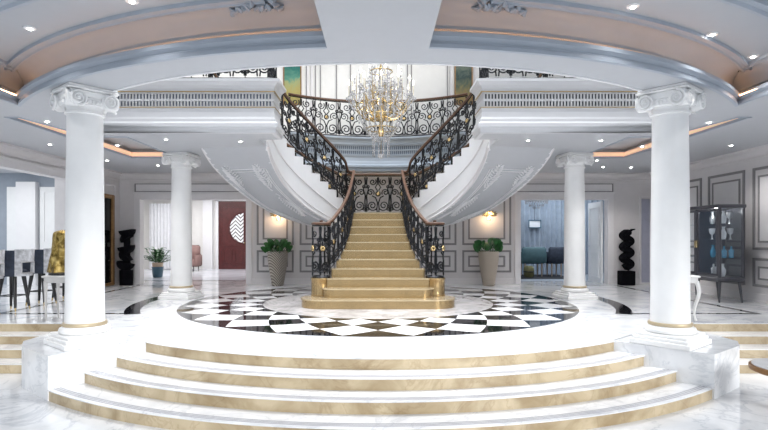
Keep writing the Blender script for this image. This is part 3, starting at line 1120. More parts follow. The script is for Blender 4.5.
class Rail:
    """3-D guide line of a balustrade, by its plan length"""
    def __init__(self, pts):
        self.p = [Vector(p) for p in pts]
        self.s = [0.0]
        for a_, b_ in zip(self.p, self.p[1:]):
            self.s.append(self.s[-1] + (b_.xy - a_.xy).length)
        self.L = self.s[-1]

    def __call__(self, s_, h=0.0, out=0.0):
        s_ = min(max(s_, 0), self.L)
        i = min(max(int(np.searchsorted(self.s, s_)) - 1, 0), len(self.p) - 2)
        d = self.s[i + 1] - self.s[i]
        t = 0 if d < 1e-9 else (s_ - self.s[i]) / d
        p = self.p[i].lerp(self.p[i + 1], t)
        if out:
            v_ = (self.p[i + 1].xy - self.p[i].xy).normalized()
            return Vector((p.x - v_.y * out, p.y + v_.x * out, p.z + h))
        return Vector((p.x, p.y, p.z + h))


def balustrade(root, rail, h=.93, foot=.05, pitch=.50, posts=True, handrail='wood', thick=.0135, tail=()):
    n = max(1, round(rail.L / pitch))
    w = rail.L / n
    N = int(rail.L / .06) + 2
    pts = [rail(rail.L * i / N, h) for i in range(N + 1)] + list(tail)
    MB().tube(pts, .030, 8, flat=1.25).build('handrail', handrail, root, 60)
    MB().tube([rail(rail.L * i / N, h - .045) for i in range(N + 1)], .014, 4).build('top_bar', 'iron', root, 0)
    MB().tube([rail(rail.L * i / N, foot) for i in range(N + 1)], .014, 4).build('bottom_bar', 'iron', root, 0)
    if posts:
        for i in range(n + 1):
            s_ = w * i
            MB().tube([rail(s_, -.0), rail(s_, h - .02)], .008, 6).build('baluster', 'iron', root, 0)
    hh = h - .045 - foot
    for i in range(n):
        sc = w * (i + .5)
        mb = MB()
        for c in motif(w, hh):
            mb.tube([rail(sc + u_, foot + v_) for u_, v_ in c], thick, 4)
        pn = mb.build('scroll_panel', 'iron', root, 60)
        c, o_ = rail(sc, foot + .525 * hh), rail(sc, foot + .525 * hh, .02)
        nv = (o_ - c).normalized()
        sv = Vector((-nv.y, nv.x, 0))
        mb = MB()
        for q in range(6):
            a_ = q * pi / 3
            dv = sv * cos(a_) + Vector((0, 0, 1)) * sin(a_)
            p0 = c + dv * .027
            mb.x = Matrix.Translation(p0)
            mb.ball((0, 0, 0), .021, 5, (1, 1, 1))
        mb.x = Matrix.Translation(c); mb.ball((0, 0, 0), .022, 6)
        mb.build('rosette', 'gold', pn, 60)


def stair_z(D):
    return max(RISE * 2, min(LAND, RISE * (1 + (D - 9.27) / RUN)))


for sgn in (-1, 1):
    rt = thing('stair_balustrade', ('wrought iron balustrade sweeping from the newel near the basket weave planter up the curved flight' if sgn < 0 else
                                    'wrought iron balustrade sweeping from the newel near the plain ribbed planter up the curved flight'), 'balustrade',
               (sgn * 1.08, -.35, RISE))
    cx, cy = sgn * 1.07, -.36
    z0 = RISE + .002
    dr = MB().lathe([(.0, z0), (.195, z0), (.2, z0 + .02), (.19, z0 + .05), (.19, z0 + .29), (.20, z0 + .31), (.20, z0 + .335), (.0, z0 + .335)], 36, (cx, cy, 0)).build('newel_drum', 'goldstep', rt, 40)
    # scrollwork drum over it
    zb_ = z0 + .335
    ring = Rail([(cx + .165 * cos(a_) , cy + .165 * sin(a_) * 1.0, zb_) for a_ in np.linspace(-pi / 2 - 2.9, -pi / 2 + 2.9, 40)])
    hh = 1.51 - zb_
    mb = MB()
    for k in range(2):
        for c in motif(.5, hh - .05):
            mb.tube([ring(ring.L * (.25 + .5 * k) + u_, .025 + v_) for u_, v_ in c], .0155, 4)
    for k in range(5):
        s_ = ring.L * k / 4
        mb.tube([ring(s_), ring(s_, hh)], .009, 6)
    for z in (.02, hh - .02):
        mb.tube([ring(ring.L * i / 30, z) for i in range(31)], .016, 4)
    nw = mb.build('newel_scrollwork', 'iron', rt, 60)
    MB().lathe([(.0, 1.49), (.17, 1.49), (.19, 1.505), (.19, 1.53), (.17, 1.545), (.03, 1.55), (.035, 1.58), (.0, 1.59)], 32, (cx, cy, 0)).build('newel_cap', 'wood', rt, 40)
    mb = MB()
    for a_ in (-pi / 2 - .25 * sgn, -pi / 2 + 1.0 * sgn):
        for q in range(6):
            mb.x = Matrix.Translation((cx + .178 * cos(a_), cy + .178 * sin(a_), zb_ + .55 * hh)) @ Matrix.Rotation(a_ + pi / 2, 4, 'Z')
            mb.ball((.03 * cos(q * pi / 3), 0, .03 * sin(q * pi / 3)), .024, 5)
    mb.build('rosette', 'gold', nw, 60)
    # flight rail: up the central stairs, round the bend, up the branch
    ctl = [(.95, 10.00), (.86, 10.17), (.725, 10.6), (.665, 10.9), (.61, 11.35), (.575, 11.9), (.560, 12.25), (.60, 12.38), (.70, 12.35)]
    z_of = [stair_z(D) for x, D in ctl]
    z_of[-3:] = [LAND, LAND, LAND + .02]
    g = [Vector((x, D + CAM_Y, z)) for (x, D), z in zip(ctl, z_of)]
    g += [Vector((INN(z).x - .02, INN(z).y, z + .10)) for z in (1.95, 2.05, 2.24, 2.5, 2.75, 3.0, 3.2, 3.4, 3.55, 3.7, 3.8)]
    t = [0.0]
    for a_, b_ in zip(g, g[1:]):
        t.append(t[-1] + (b_ - a_).length)
    S = Spline(t, g)
    fine = [S(t[-1] * i / 160) for i in range(161)]
    rail = Rail([(sgn * p.x, p.y, p.z) for p in fine])
    balustrade(rt, rail, .95, .06, .44, True, thick=.0155)
    # the outer rail of the branch flight
    ro = thing('flight_balustrade', ('outer wrought iron balustrade of the curved flight above the basket weave planter, against the gallery' if sgn < 0 else
                                     'outer wrought iron balustrade of the curved flight above the plain ribbed planter, against the gallery'), 'balustrade', (sgn * 2.6, 2.3, 2.7))
    rail = Rail([(sgn * (OUT(z).x - .05), OUT(z).y - .02, z + .08) for z in np.linspace(LAND + .06, 3.75, 60)])
    balustrade(ro, rail, .93, .05, .48, True, thick=.0155)
    # front rail of the upper floor over the fascia
    rf = thing('upper_floor_balustrade', ('iron scroll railing just showing over the pierced fascia beside the yellow and teal painting' if sgn < 0 else
                                          'iron scroll railing just showing over the pierced fascia beside the green and amber painting'), 'balustrade', (sgn * 3.4, -1.45, UP + .05))
    rail = Rail([(sgn * 1.80, -.98, UP + .05), (sgn * 1.80, -1.45, UP + .05), (sgn * 4.95, -1.45, UP + .05)])
    balustrade(rf, rail, 1.0, .05, .45, True)

rl = thing('landing_balustrade', 'black iron scroll railing with brown handrail across the back of the stair landing', 'balustrade', (0, 3.3, LAND))
rail = Rail([(x, 3.28, LAND) for x in np.linspace(-.93, .93, 12)])
balustrade(rl, rail, 1.05, .05, .62, True, thick=.016)
rg = thing('gallery_balustrade', 'curved black iron scroll railing of the upper gallery behind the chandelier', 'balustrade', (0, GR, UP + .05))
rail = Rail([(x, y, UP + .04) for x, y in arc(0, 0, GR + .06, pi - ga0, ga0, 40)])
balustrade(rg, rail, .98, .05, .66, True, handrail='wood', thick=.015)
# ------------------------------------------------------------------ chandelier
cx, cy = .06, .0
ch = thing('chandelier', 'large gilt and crystal candle chandelier hanging over the rotunda', 'chandelier', (cx, cy, 2.8))
MB().lathe([(.0, 3.22), (.05, 3.24), (.09, 3.30), (.05, 3.38), (.03, 3.5), (.06, 3.56), (.12, 3.62), (.10, 3.70), (.035, 3.78), (.03, 3.95), (.055, 4.02), (.07, 4.10), (.03, 4.2),
            (.022, 4.5), (.05, 4.56), (.022, 4.62), (.018, 5.2), (.0, 5.2)], 16, (cx, cy, 0)).build('stem', 'gold', ch, 50)
MB().tube([(cx, cy, z) for z in np.linspace(5.2, 8.02, 12)], .014, 6).build('hanging_rod', 'gold', ch)
rnd = random.Random(3)
tiers = ((12, .63, 3.66, 3.96, .0), (8, .40, 3.98, 4.18, .2))
for n, R, zs, ze, ph in tiers:
    for i in range(n):
        a_ = 2 * pi * i / n + ph
        ca, sa = cos(a_), sin(a_)
        pts = []
        for t in np.linspace(0, 1, 12):
            r_ = .04 + (R - .04) * t
            z = zs + (ze - zs) * t ** 2 - .16 * sin(pi * t) * (1 - .3 * t)
            pts.append((cx + r_ * ca, cy + r_ * sa, z))
        mb = MB().tube(pts, [.014 - .005 * t / 11 for t in range(12)], 5)
        q = [(cx + (R * .62 + .07 * cos(t)) * ca, cy + (R * .62 + .07 * cos(t)) * sa, (zs + ze) / 2 + .02 + .07 * sin(t)) for t in np.linspace(0, 5, 12)]
        mb.tube(q, .008, 4)
        arm = mb.build('arm', 'gold', ch, 60)
        ex, ey = cx + R * ca, cy + R * sa
        MB().lathe([(.0, ze - .01), (.02, ze - .01), (.055, ze + .02), (.06, ze + .03), (.02, ze + .03), (.02, ze + .07), (.0, ze + .07)], 10, (ex, ey, 0)).build('drip_pan', 'crystal', arm, 60)
        MB().lathe([(.0, ze + .07), (.012, ze + .07), (.012, ze + .27), (.0, ze + .27)], 8, (ex, ey, 0)).build('candle', 'candle', arm, 60)
        MB().lathe([(.0, ze + .27), (.012, ze + .285), (.019, ze + .315), (.010, ze + .355), (.0, ze + .385)], 8, (ex, ey, 0)).build('flame_bulb', 'bulb', arm, 60)
        MB().chain([(ex, ey, ze - .03 - .045 * k) for k in range(6)], [.012] * 5 + [.021], .022).build('crystal_drop', 'crystal', arm, 0)
        MB().chain([(ex + .055 * cos(b_), ey + .055 * sin(b_), ze - .01 + .012 * (k % 2)) for k, b_ in enumerate(np.linspace(0, 2 * pi, 11))], .011, .014).build('crystal_collar', 'crystal', arm, 0)
for i in range(12):            # swags of crystal between the arms
    a0, a1 = 2 * pi * i / 12, 2 * pi * (i + 1) / 12
    MB().chain([(cx + (.62 - .04 * sin(pi * t)) * cos(a0 + (a1 - a0) * t), cy + (.62 - .04 * sin(pi * t)) * sin(a0 + (a1 - a0) * t), 3.94 - .13 * sin(pi * t))
                for t in np.linspace(0, 1, 12)], .014, .018).build('crystal_swag', 'crystal', ch, 0)
    MB().chain([(cx + (.60 - .45 * t) * cos(a0 + .1), cy + (.60 - .45 * t) * sin(a0 + .1), 3.96 + .62 * t ** 1.6) for t in np.linspace(0, 1, 14)], .013, .018).build('crystal_swag', 'crystal', ch, 0)
for i in range(20):            # hanging basket below
    a_ = 2 * pi * i / 20
    MB().chain([(cx + (.40 * cos(t * 1.35) + .015) * cos(a_), cy + (.40 * cos(t * 1.35) + .015) * sin(a_), 3.66 - .52 * t) for t in np.linspace(0, 1, 17)], .015, .020).build('crystal_strand', 'crystal', ch, 0)
for r_, z in ((.37, 3.63), (.22, 4.5), (.30, 3.38)):
    MB().tube([(cx + r_ * cos(t), cy + r_ * sin(t), z) for t in np.linspace(0, 2 * pi, 33)[:-1]], .012, 6, True).build('gilt_ring', 'gold', ch, 60)
for i in range(36):            # vertical prisms
    a_ = 2 * pi * i / 36 + .1
    r_ = (.13, .22, .31, .42, .53)[i % 5]
    zt = 4.62 - .25 * r_ - .16 * (i % 3)
    MB().chain([(cx + r_ * cos(a_), cy + r_ * sin(a_), zt - .075 * k) for k in range(9)], .019, .036).build('crystal_prism', 'crystal', ch, 0)
    if i % 2:
        MB().tube([(cx + r_ * cos(a_ + .2), cy + r_ * sin(a_ + .2), z) for z in (3.72, 4.0, 4.35)], [.009, .008, .003], 5).build('gilt_spike', 'gold', ch, 60)
for i in range(10):
    a_ = 2 * pi * i / 10
    MB().chain([(cx + .16 * cos(a_), cy + .16 * sin(a_), 3.16 - .05 * k) for k in range(7)], .016, .026).build('crystal_tail', 'crystal', ch, 0)
MB().ball((cx, cy, 2.85), .05, 10).build('crystal_ball', 'crystal', ch, 30)
MB().tube([(cx, cy, 3.22), (cx, cy, 2.89)], .006, 5).build('wire', 'gold', ch)


# ------------------------------------------------------------------ recessed downlights
def downlight(px, py, z, label):
    D = (z - CAM_Z) * F / (238 - py)
    p = W(px, py, D)
    r_ = thing('downlight', label, 'downlight', (p.x, p.y, z), 'recessed ceiling downlights')
    MB().lathe([(.032, -.012), (.055, -.012), (.062, -.004), (.062, 0.0), (.032, 0.0), (.032, -.012)], 20, (p.x, p.y, z)).build('rim', 'ceramic', r_, 40)
    MB().lathe([(.0, -.024), (.014, -.022), (.030, -.010), (.0, -.010)], 16, (p.x, p.y, z)).build('lens', 'lamp', r_, 60)
    ld = bpy.data.lights.new('downlight_beam', 'SPOT'); ld.energy = 60 if z < H + .1 else 14; ld.spot_size = radians(125); ld.spot_blend = .8; ld.shadow_soft_size = .06
    ld.color = (1, .97, .94)
    lo_ = bpy.data.objects.new('downlight_beam', ld); COL.objects.link(lo_); lo_.location = (p.x, p.y, z - .05)


HC = H + .42
for px, py, z, lab in (
        (30, 28, HC, 'bright recessed downlight in the front coffer over the bar stool side, nearest the picture edge'),
        (132, 0.8, HC, 'bright recessed downlight at the top of the front coffer, left of the acanthus ornament'),
        (633, 6, HC, 'recessed downlight at the top of the front coffer over the glass cabinet side'),
        (712, 34, HC, 'middle one of three recessed downlights in the front coffer over the glass cabinet side'),
        (753, 56, HC, 'recessed downlight in the corner of the front coffer over the glass cabinet side'),
        (47, 121, H, 'recessed downlight beside the glowing tray, just left of the capital by the gilded bust'),
        (50, 144, H, 'recessed downlight above the wide opening to the bar, below the glowing tray'),
        (117.5, 145, H, 'recessed downlight just right of the shaft of the column by the gilded bust'),
        (166, 139, H, 'recessed downlight just above the capital of the column by the red door hall'),
        (107, 160, H, 'recessed downlight over the tall dark mirror, past the end of the glowing tray'),
        (158, 165, H, 'recessed downlight just left of the capital of the column by the red door hall'),
        (240.5, 141, H, 'recessed downlight over the relief soffit of the flight above the basket weave planter'),
        (528, 140, H, 'recessed downlight over the relief soffit of the flight above the plain ribbed planter'),
        (601, 140, H, 'recessed downlight under the wing above the capital of the column by the blue room'),
        (642, 146, H, 'recessed downlight just left of the shaft of the column by the glass cabinet'),
        (597, 160, H, 'recessed downlight right beside the capital of the column by the blue room'),
        (603, 166.5, H, 'recessed downlight over the doorway to the blue room, beneath the one beside the capital'),
        (631, 167, H, 'recessed downlight over the wavy black sculpture'),
        (709, 122, H, 'recessed downlight beside the glowing tray, just right of the capital by the glass cabinet'),
        (731, 145, H, 'recessed downlight above the glass display cabinet')):
    downlight(px, py, z, lab)

# ------------------------------------------------------------------ acanthus ornaments of the coffer
for sgn in (-1, 1):
    rnd = random.Random(11)
    mb = MB()
    zc = HC - .035
    for i in range(26):
        t = i / 25
        x = .92 + .45 * t
        y = -5.50 - .02 * cos(t * 9) + .13 * t * t
        a_ = rnd.uniform(0, 2 * pi)
        L = .07 + .07 * rnd.random() * (1.2 - t)
        p = Vector((sgn * x, y - .04 + rnd.uniform(-.07, .07) * (1.2 - t), zc + rnd.uniform(-.02, .02)))
        d = Vector((cos(a_), sin(a_), rnd.uniform(-.3, .3)))
        mb.tube([p - d * L * .5, p + Vector((0, 0, -.025)), p + d * L * .5], [.010, .026, .006], 5)
        if i % 4 == 0:
            mb.tube([p + Vector((.04 * cos(s_) * (1 - s_ / 9), .04 * sin(s_) * (1 - s_ / 9), -.02)) for s_ in np.linspace(0, 8, 14)], .010, 4)
    o = struct(mb.build('trim_acanthus_' + ('left' if sgn < 0 else 'right'), 'crown', smooth=60))


# ------------------------------------------------------------------ planters
def urn(x, y, label, mat, kind):
    r_ = thing('potted_plant', label, 'plant', (x, y, 0))
    MB().lathe([(.0, .002), (.135, .002), (.15, .02), (.185, .22), (.235, .50), (.262, .74), (.266, .86), (.255, .90), (.235, .90), (.235, .82), (.0, .82)], 40, (x, y, 0)).build('planter', mat, r_, 50)
    MB().lathe([(.0, .81), (.232, .81), (.18, .835), (.0, .845)], 24, (x, y, 0)).build('soil', 'soil', r_, 60)
    rnd = random.Random(4 if kind == 'many' else 9)
    mb = MB()
    if kind == 'many':
        for i in range(95):
            a_, el = rnd.uniform(0, 2 * pi), rnd.uniform(.05, 1.4)
            R = rnd.uniform(.10, .34)
            b0 = Vector((x + .10 * cos(a_), y + .10 * sin(a_), .86 + .12 * rnd.random()))
            c = b0 + Vector((cos(a_) * cos(el), sin(a_) * cos(el), sin(el))) * R * .75
            tip = c + Vector((cos(a_ + .4) * .12, sin(a_ + .4) * .12, rnd.uniform(-.06, .07)))
            mb.tube([b0 - Vector((0, 0, .05)), c], .005, 4)
            leaf_mesh(mb, c, tip + (tip - c) * .35, .14, .2)
    else:
        med = kind == 'medium'
        for i in range(26 if med else 11):
            a_ = i * 2.4 + .6
            el = (.2, .8, 1.25)[i % 3] if med else (.35, .8, 1.2)[i % 3]
            b0 = Vector((x + .08 * cos(a_), y + .08 * sin(a_), .86))
            c = b0 + Vector((cos(a_) * cos(el), sin(a_) * cos(el), sin(el))) * (rnd.uniform(.16, .27) if med else .22)
            fx = Vector((cos(a_) * .6, sin(a_) * .6 - .35, .55)).normalized()
            mb.tube([b0 - Vector((0, 0, .05)), c], .007, 4)
            rows = []
            side = fx.cross(Vector((0, -.8, .5))).normalized()
            nn = side.cross(fx)
            for q in range(9):
                t = q / 8
                w_ = (.075 if med else .135) * sqrt(max(.0004, 1 - (2 * t - 1) ** 2)) * (1.25 - .5 * t)
                cc = c + fx * ((.22 if med else .25) * t - .03) + nn * (.03 * sin(pi * t))
                rows.append([cc - side * w_ + nn * w_ * .2, cc, cc + side * w_ + nn * w_ * .2])
            mb.loft(rows, False)
    mb.build('foliage', 'leaf' if kind != 'round' else 'leafdk', r_, 60)


urn(-2.62, 3.50, 'leafy green plant in a tall tapered basket weave planter against the panelled wall', 'weave', 'medium')
urn(2.89, 3.50, 'round leaved plant in a tall tapered plain ribbed planter against the panelled wall', 'ribbed', 'round')

x, y = -7.0, 6.5
bp = thing('potted_plant', 'bushy green plant in a blue pot in the hall before the red door', 'plant', (x, y, 0))
MB().lathe([(.0, .006), (.13, .006), (.15, .03), (.175, .30), (.18, .34), (.165, .34), (.16, .30), (.0, .30)], 28, (x, y, 0)).build('pot', 'bluepot', bp, 50)
MB().lathe([(.0, .30), (.155, .30), (.16, .40), (.17, .46), (.14, .47), (.0, .45)], 20, (x, y, 0)).build('woven_liner', 'terracotta', bp, 50)
rnd = random.Random(2)
mb = MB()
for i in range(110):
    a_, el = rnd.uniform(0, 2 * pi), rnd.uniform(.15, 1.45)
    R = rnd.uniform(.08, .42)
    b0 = Vector((x + .05 * cos(a_), y + .05 * sin(a_), .45 + .1 * rnd.random()))
    c = b0 + Vector((cos(a_) * cos(el), sin(a_) * cos(el), sin(el))) * R
    tip = c + Vector((cos(a_) * .13, sin(a_) * .13, rnd.uniform(-.02, .10)))
    mb.tube([b0, c], .005, 4)
    leaf_mesh(mb, c, tip, .115, .15)
mb.build('foliage', 'leaf', bp, 60)

# ------------------------------------------------------------------ wall sconces
for px, lab in ((278, 'gilt leaf wall lamp glowing above the basket weave planter'), (489, 'gilt leaf wall lamp glowing above the plain ribbed planter')):
    p = W(px, 216, 14.35)
    r_ = thing('wall_sconce', lab, 'wall lamp', (p.x, YB, p.z))
    MB().bbox(p.x - .05, p.x + .05, YB - .03, YB - .002, p.z - .12, p.z + .12, .01).build('backplate', 'gold', r_, 40)
    mb = MB()
    for i in range(9):
        a_ = radians(-20 + 220 * i / 8)
        leaf_mesh(mb, (p.x + .02 * cos(a_), YB - .05, p.z + .02), (p.x + .22 * cos(a_), YB - .12, p.z + .05 + .12 * sin(a_)), .07, .2, Vector((0, -1, 0)))
    mb.build('leaf_shade', 'gold', r_, 60)
    MB().ball((p.x, YB - .10, p.z - .03), .03, 8).build('bulb', 'bulb', r_, 60)
    ld = bpy.data.lights.new('sconce_glow', 'POINT'); ld.energy = 6; ld.color = (1, .66, .36); ld.shadow_soft_size = .05
    lo_ = bpy.data.objects.new('sconce_glow', ld); COL.objects.link(lo_); lo_.location = (p.x, YB - .22, p.z - .06)

# ------------------------------------------------------------------ black sculptures
x, y = -6.68, 3.72
s1 = thing('sculpture', 'tall black sculpture of stacked half discs on a drum, beside the dark mirror', 'sculpture', (x, y, 0))
MB().lathe([(.0, .002), (.165, .002), (.17, .02), (.17, .40), (.0, .42)], 32, (x, y, 0)).build('base', 'sculpt', s1, 40)
for k, (dx, rot, r_) in enumerate(((-.01, .25, .20), (.03, .95, .18), (-.005, -.2, .19), (.03, 2.5, .15), (.02, -.15, .18))):
    z = .60 + .215 * k - (.03 if k == 3 else 0)
    mb = MB(); mb.x = Matrix.Translation((x + dx, y, z)) @ Matrix.Rotation(rot, 4, 'Y')
    hd = [(r_ * cos(t), r_ * sin(t)) for t in np.linspace(-pi, 0, 22)]
    mb.loft([[(p[0] * q, e, p[1] * q - (1 - q) * .03) for p in hd] for e, q in ((-.13, .93), (-.115, 1), (.115, 1), (.13, .93))], True, True)
    mb.build('half_disc', 'sculpt', s1, 40)
mb = MB().tube([(x + .01, y, .40), (x + .02, y, .9), (x + .02, y, 1.40)], [.10, .085, .08], 12)
mb.build('core', 'sculpt', s1, 60)

x, y = 6.58, 3.72
s2 = thing('sculpture', 'tall black sculpture of wavy snaking band on a square block, beside the blue room doorway', 'sculpture', (x, y, 0))
MB().bbox(x - .17, x + .19, y - .14, y + .14, .002, .38, .008).build('base', 'sculpt', s2, 40)
band = [Vector((x + .02 + .078 * sin(t * 3.25 * 2 * pi - .6), 0, .46 + t * .98)) for t in np.linspace(0, 1, 140)]
band += [band[-1] + Vector((.035 * i, 0, .012 * i)) for i in range(1, 4)]
mb, rows = MB(), []
for i, p in enumerate(band):
    d = (band[min(i + 1, len(band) - 1)] - band[max(i - 1, 0)]).normalized()
    n_ = Vector((-d.z, 0, d.x)) * (.080 if i < 136 else .080 - .014 * (i - 135))
    rows.append([(p.x + n_.x, y - .12, p.z + n_.z), (p.x - n_.x, y - .12, p.z - n_.z), (p.x - n_.x, y + .12, p.z - n_.z), (p.x + n_.x, y + .12, p.z + n_.z)])
mb.loft(rows, True, True)
mb.build('wavy_band', 'sculpt', s2, 30)

# ------------------------------------------------------------------ mirror
mi = thing('wall_mirror', 'tall dark mirror in an antique gold frame on the left wall', 'mirror', (XL, 3.1, 0))
MB().box(XL + .002, XL + .03, 2.72, 3.50, .05, 2.30).build('glass', 'mirror', mi, 0)
mb = MB()
for y0, y1, z0, z1 in ((2.62, 2.73, .01, 2.38), (3.49, 3.62, .01, 2.38), (2.73, 3.49, .01, .09), (2.73, 3.49, 2.27, 2.38)):
    mb.bbox(XL + .001, XL + .07, y0, y1, z0, z1, .015)
mb.build('frame', 'mirrorframe', mi, 30)

# ------------------------------------------------------------------ paintings on the upper wall
for x0, x1, z0, z1, mat, lab in ((-2.84, -2.30, 5.25, 6.43, 'paint_a', 'tall abstract painting in yellow and teal on the upper wall'),
                                 (2.30, 2.84, 5.25, 6.43, 'paint_b', 'tall abstract painting in dark green and amber on the upper wall')):
    r_ = thing('painting', lab, 'painting', ((x0 + x1) / 2, YU, z0))
    MB().box(x0 + .02, x1 - .02, YU - .035, YU - .002, z0 + .02, z1 - .02).build('canvas', mat, r_, 0)
    MB().frame(x0, x1, z0, z1, YU - .001, .03, .05).build('frame', 'mirrorframe', r_, 0)


# ------------------------------------------------------------------ bar stools
def stool(label):
    r_ = thing('bar_stool', label, 'bar stool', (0, 0, 0), 'velvet bar stools in a row at the bar')
    MB().lathe([(.0, .60), (.20, .60), (.225, .63), (.225, .68), (.19, .705), (.0, .71)], 28).build('seat', 'velvetdk', r_, 50)

    def shell(a0, a1, zlo, zhi, mat, name, par, hole=None, r0=.25, r1=.295):
        mb = MB()
        n = max(4, int(abs(a1 - a0) / .09))
        zs = sorted(set(list(np.linspace(zlo, zhi, 8)) + ([hole[2], hole[3]] if hole else [])))
        an = sorted(set(list(np.linspace(a0, a1, n)) + ([hole[0], hole[1]] if hole else [])))
        fl = lambda z: .02 * (z - .6) / .45
        for i in range(len(an) - 1):
            for k in range(len(zs) - 1):
                am, zm = (an[i] + an[i + 1]) / 2, (zs[k] + zs[k + 1]) / 2
                if hole and hole[0] < am < hole[1] and hole[2] < zm < hole[3]:
                    continue
                pts = []
                for rr in (r0, r1):
                    for a_, z in ((an[i], zs[k]), (an[i + 1], zs[k]), (an[i + 1], zs[k + 1]), (an[i], zs[k + 1])):
                        pts.append(((rr + fl(z)) * cos(a_), (rr + fl(z)) * sin(a_), z))
                mb.add(pts, [(0, 1, 2, 3), (4, 5, 6, 7), (0, 1, 5, 4), (1, 2, 6, 5), (2, 3, 7, 6), (3, 0, 4, 7)])
        return mb.build(name, mat, par, 40)
    bk = shell(-.85, .85, .60, 1.06, 'velvet', 'backrest', r_, (-.5, .5, .66, .83))
    for e in (-1, 1):
        a0, a1 = sorted((e * .86, e * 1.75))
        shell(a0, a1, .60, 1.04, 'velvetdk', 'side_wing', r_)
    mb = MB()
    for a0, a1, z0, z1 in ((-.54, .54, .64, .66), (-.54, .54, .83, .85), (-.54, -.49, .66, .83), (.49, .54, .66, .83)):
        an = np.linspace(a0, a1, 8)
        mb.loft([[(.29 * cos(a_), .29 * sin(a_), z0), (.312 * cos(a_), .312 * sin(a_), z0), (.312 * cos(a_), .312 * sin(a_), z1), (.29 * cos(a_), .29 * sin(a_), z1)] for a_ in an], True, True)
    mb.build('slot_trim', 'silver', bk, 30)
    for q in range(4):
        a_ = pi / 4 + q * pi / 2
        lg = MB().tube([(.15 * cos(a_), .15 * sin(a_), .61), (.235 * cos(a_), .235 * sin(a_), .06)], [.036, .020], 8).build('leg', 'blackwood', r_, 50)
        MB().tube([(.235 * cos(a_), .235 * sin(a_), .06), (.245 * cos(a_), .245 * sin(a_), .003)], [.016, .013], 8).build('brass_tip', 'gold', lg, 50)
    mb = MB()
    for q in range(4):
        a_, b_ = pi / 4 + q * pi / 2, 3 * pi / 4 + q * pi / 2
        mb.tube([(.205 * cos(a_), .205 * sin(a_), .26), (.205 * cos(b_), .205 * sin(b_), .26)], .010, 6)
    mb.build('footrest', 'blackwood', r_, 50)
    return r_


s0 = stool('light grey velvet bar stool with dark sides, next to the gilded bust')
back = atan2(-.05, 1)
s0.location = (-6.31, -.42, 0); s0.rotation_euler = (0, 0, back)
for (x, y), lab in (((-6.31, -1.20), 'light grey velvet bar stool with dark sides and slotted back, second from the gilded bust'),
                    ((-6.31, -1.95), 'velvet bar stool cut by the left edge of the picture'),
                    ((-6.31, .36), 'velvet bar stool mostly hidden behind the gilded bust')):
    c = dup(s0, None, (x, y, 0), back)
    c['label'] = lab


# ------------------------------------------------------------------ console tables and the busts on them
def console(xc, label, mat, cab):
    r_ = thing('console_table', label, 'table', (xc, -2.25, 0))
    hw = .345 if xc < 0 else .25
    x0, x1, y0, y1 = xc - hw, xc + hw, -2.46, -2.06
    MB().bbox(x0, x1, y0, y1, .65, .685, .012).build('table_top', mat, r_, 30)
    MB().box(x0 + .03, x1 - .03, y0 + .03, y1 - .03, .575, .65).build('apron', mat, r_, 0)
    for ex in (0, 1):
        for ey in (0, 1):
            lx, ly = (x0 + .045, x1 - .045)[ex], (y0 + .045, y1 - .045)[ey]
            dx, dy = (-1, 1)[ex], (-1, 1)[ey]
            if cab:
                pts = [(lx + dx * .028 * sin(t * pi * 1.9) * (1 - .3 * t), ly + dy * .02 * sin(t * pi * 1.9), .60 - .597 * t) for t in np.linspace(0, 1, 14)]
                rr = [.034 - .020 * t for t in np.linspace(0, 1, 13)] + [.024]
            else:
                pts = [(lx, ly, .60), (lx, ly, .50), (lx + dx * -.0, ly, .30), (lx - dx * .01, ly, .004)]
                rr = [.03, .026, .018, .012]
            MB().tube(pts, rr, 8).build('leg', mat, r_, 60)


console(-4.69, 'slim grey white console table holding the gilded bust', 'consolegrey', False)
console(4.575, 'white console table with cabriole legs, holding the silver bust', 'console', True)


def bust(x, y, z, hgt, rad, seed, mat, label):
    r_ = thing('draped_bust', label, 'sculpture', (x, y, z))
    MB().lathe([(.0, .001), (rad * 1.0, .001), (rad * 1.0, .03), (rad * .85, .045), (.0, .045)], 28, (x, y, z)).build('base', 'blackwood', r_, 40)
    rnd = random.Random(seed)
    ph = [rnd.uniform(0, 6) for _ in range(6)]
    prof = Spline([0, .12, .35, .52, .62, .72, .84, .95, 1.0], [(v_, 0, 0) for v_ in (1.04, .98, .90, .83, .75, .70, .68, .56, .05)])
    rows = []
    for i in range(41):
        t = i / 40
        row = []
        for j in range(64):
            a_ = 2 * pi * j / 64
            fold = .085 * sin(5 * a_ + ph[0] + 5 * t) + .06 * sin(9 * a_ + ph[1] - 7 * t) + .04 * sin(17 * a_ + ph[2] + 3 * t)
            r0 = rad * prof(t).x * (1 + fold * (1.1 - .6 * t)) + rad * .10 * cos(a_ - 2.6 + 2 * t) * (1 - t)
            row.append((x + r0 * cos(a_) * 1.0, y + r0 * sin(a_) * .85, z + .04 + (hgt - .04) * t))
        rows.append(row)
    MB().loft(rows, True, True).build('drapery', mat, r_, 60)


bust(-4.83, -2.26, .687, .69, .185, 5, 'goldleaf', 'gilded draped bust standing on the slim console behind the front column')
bust(4.64, -2.26, .687, .33, .13, 8, 'silver', 'small silver draped bust on the white cabriole console')

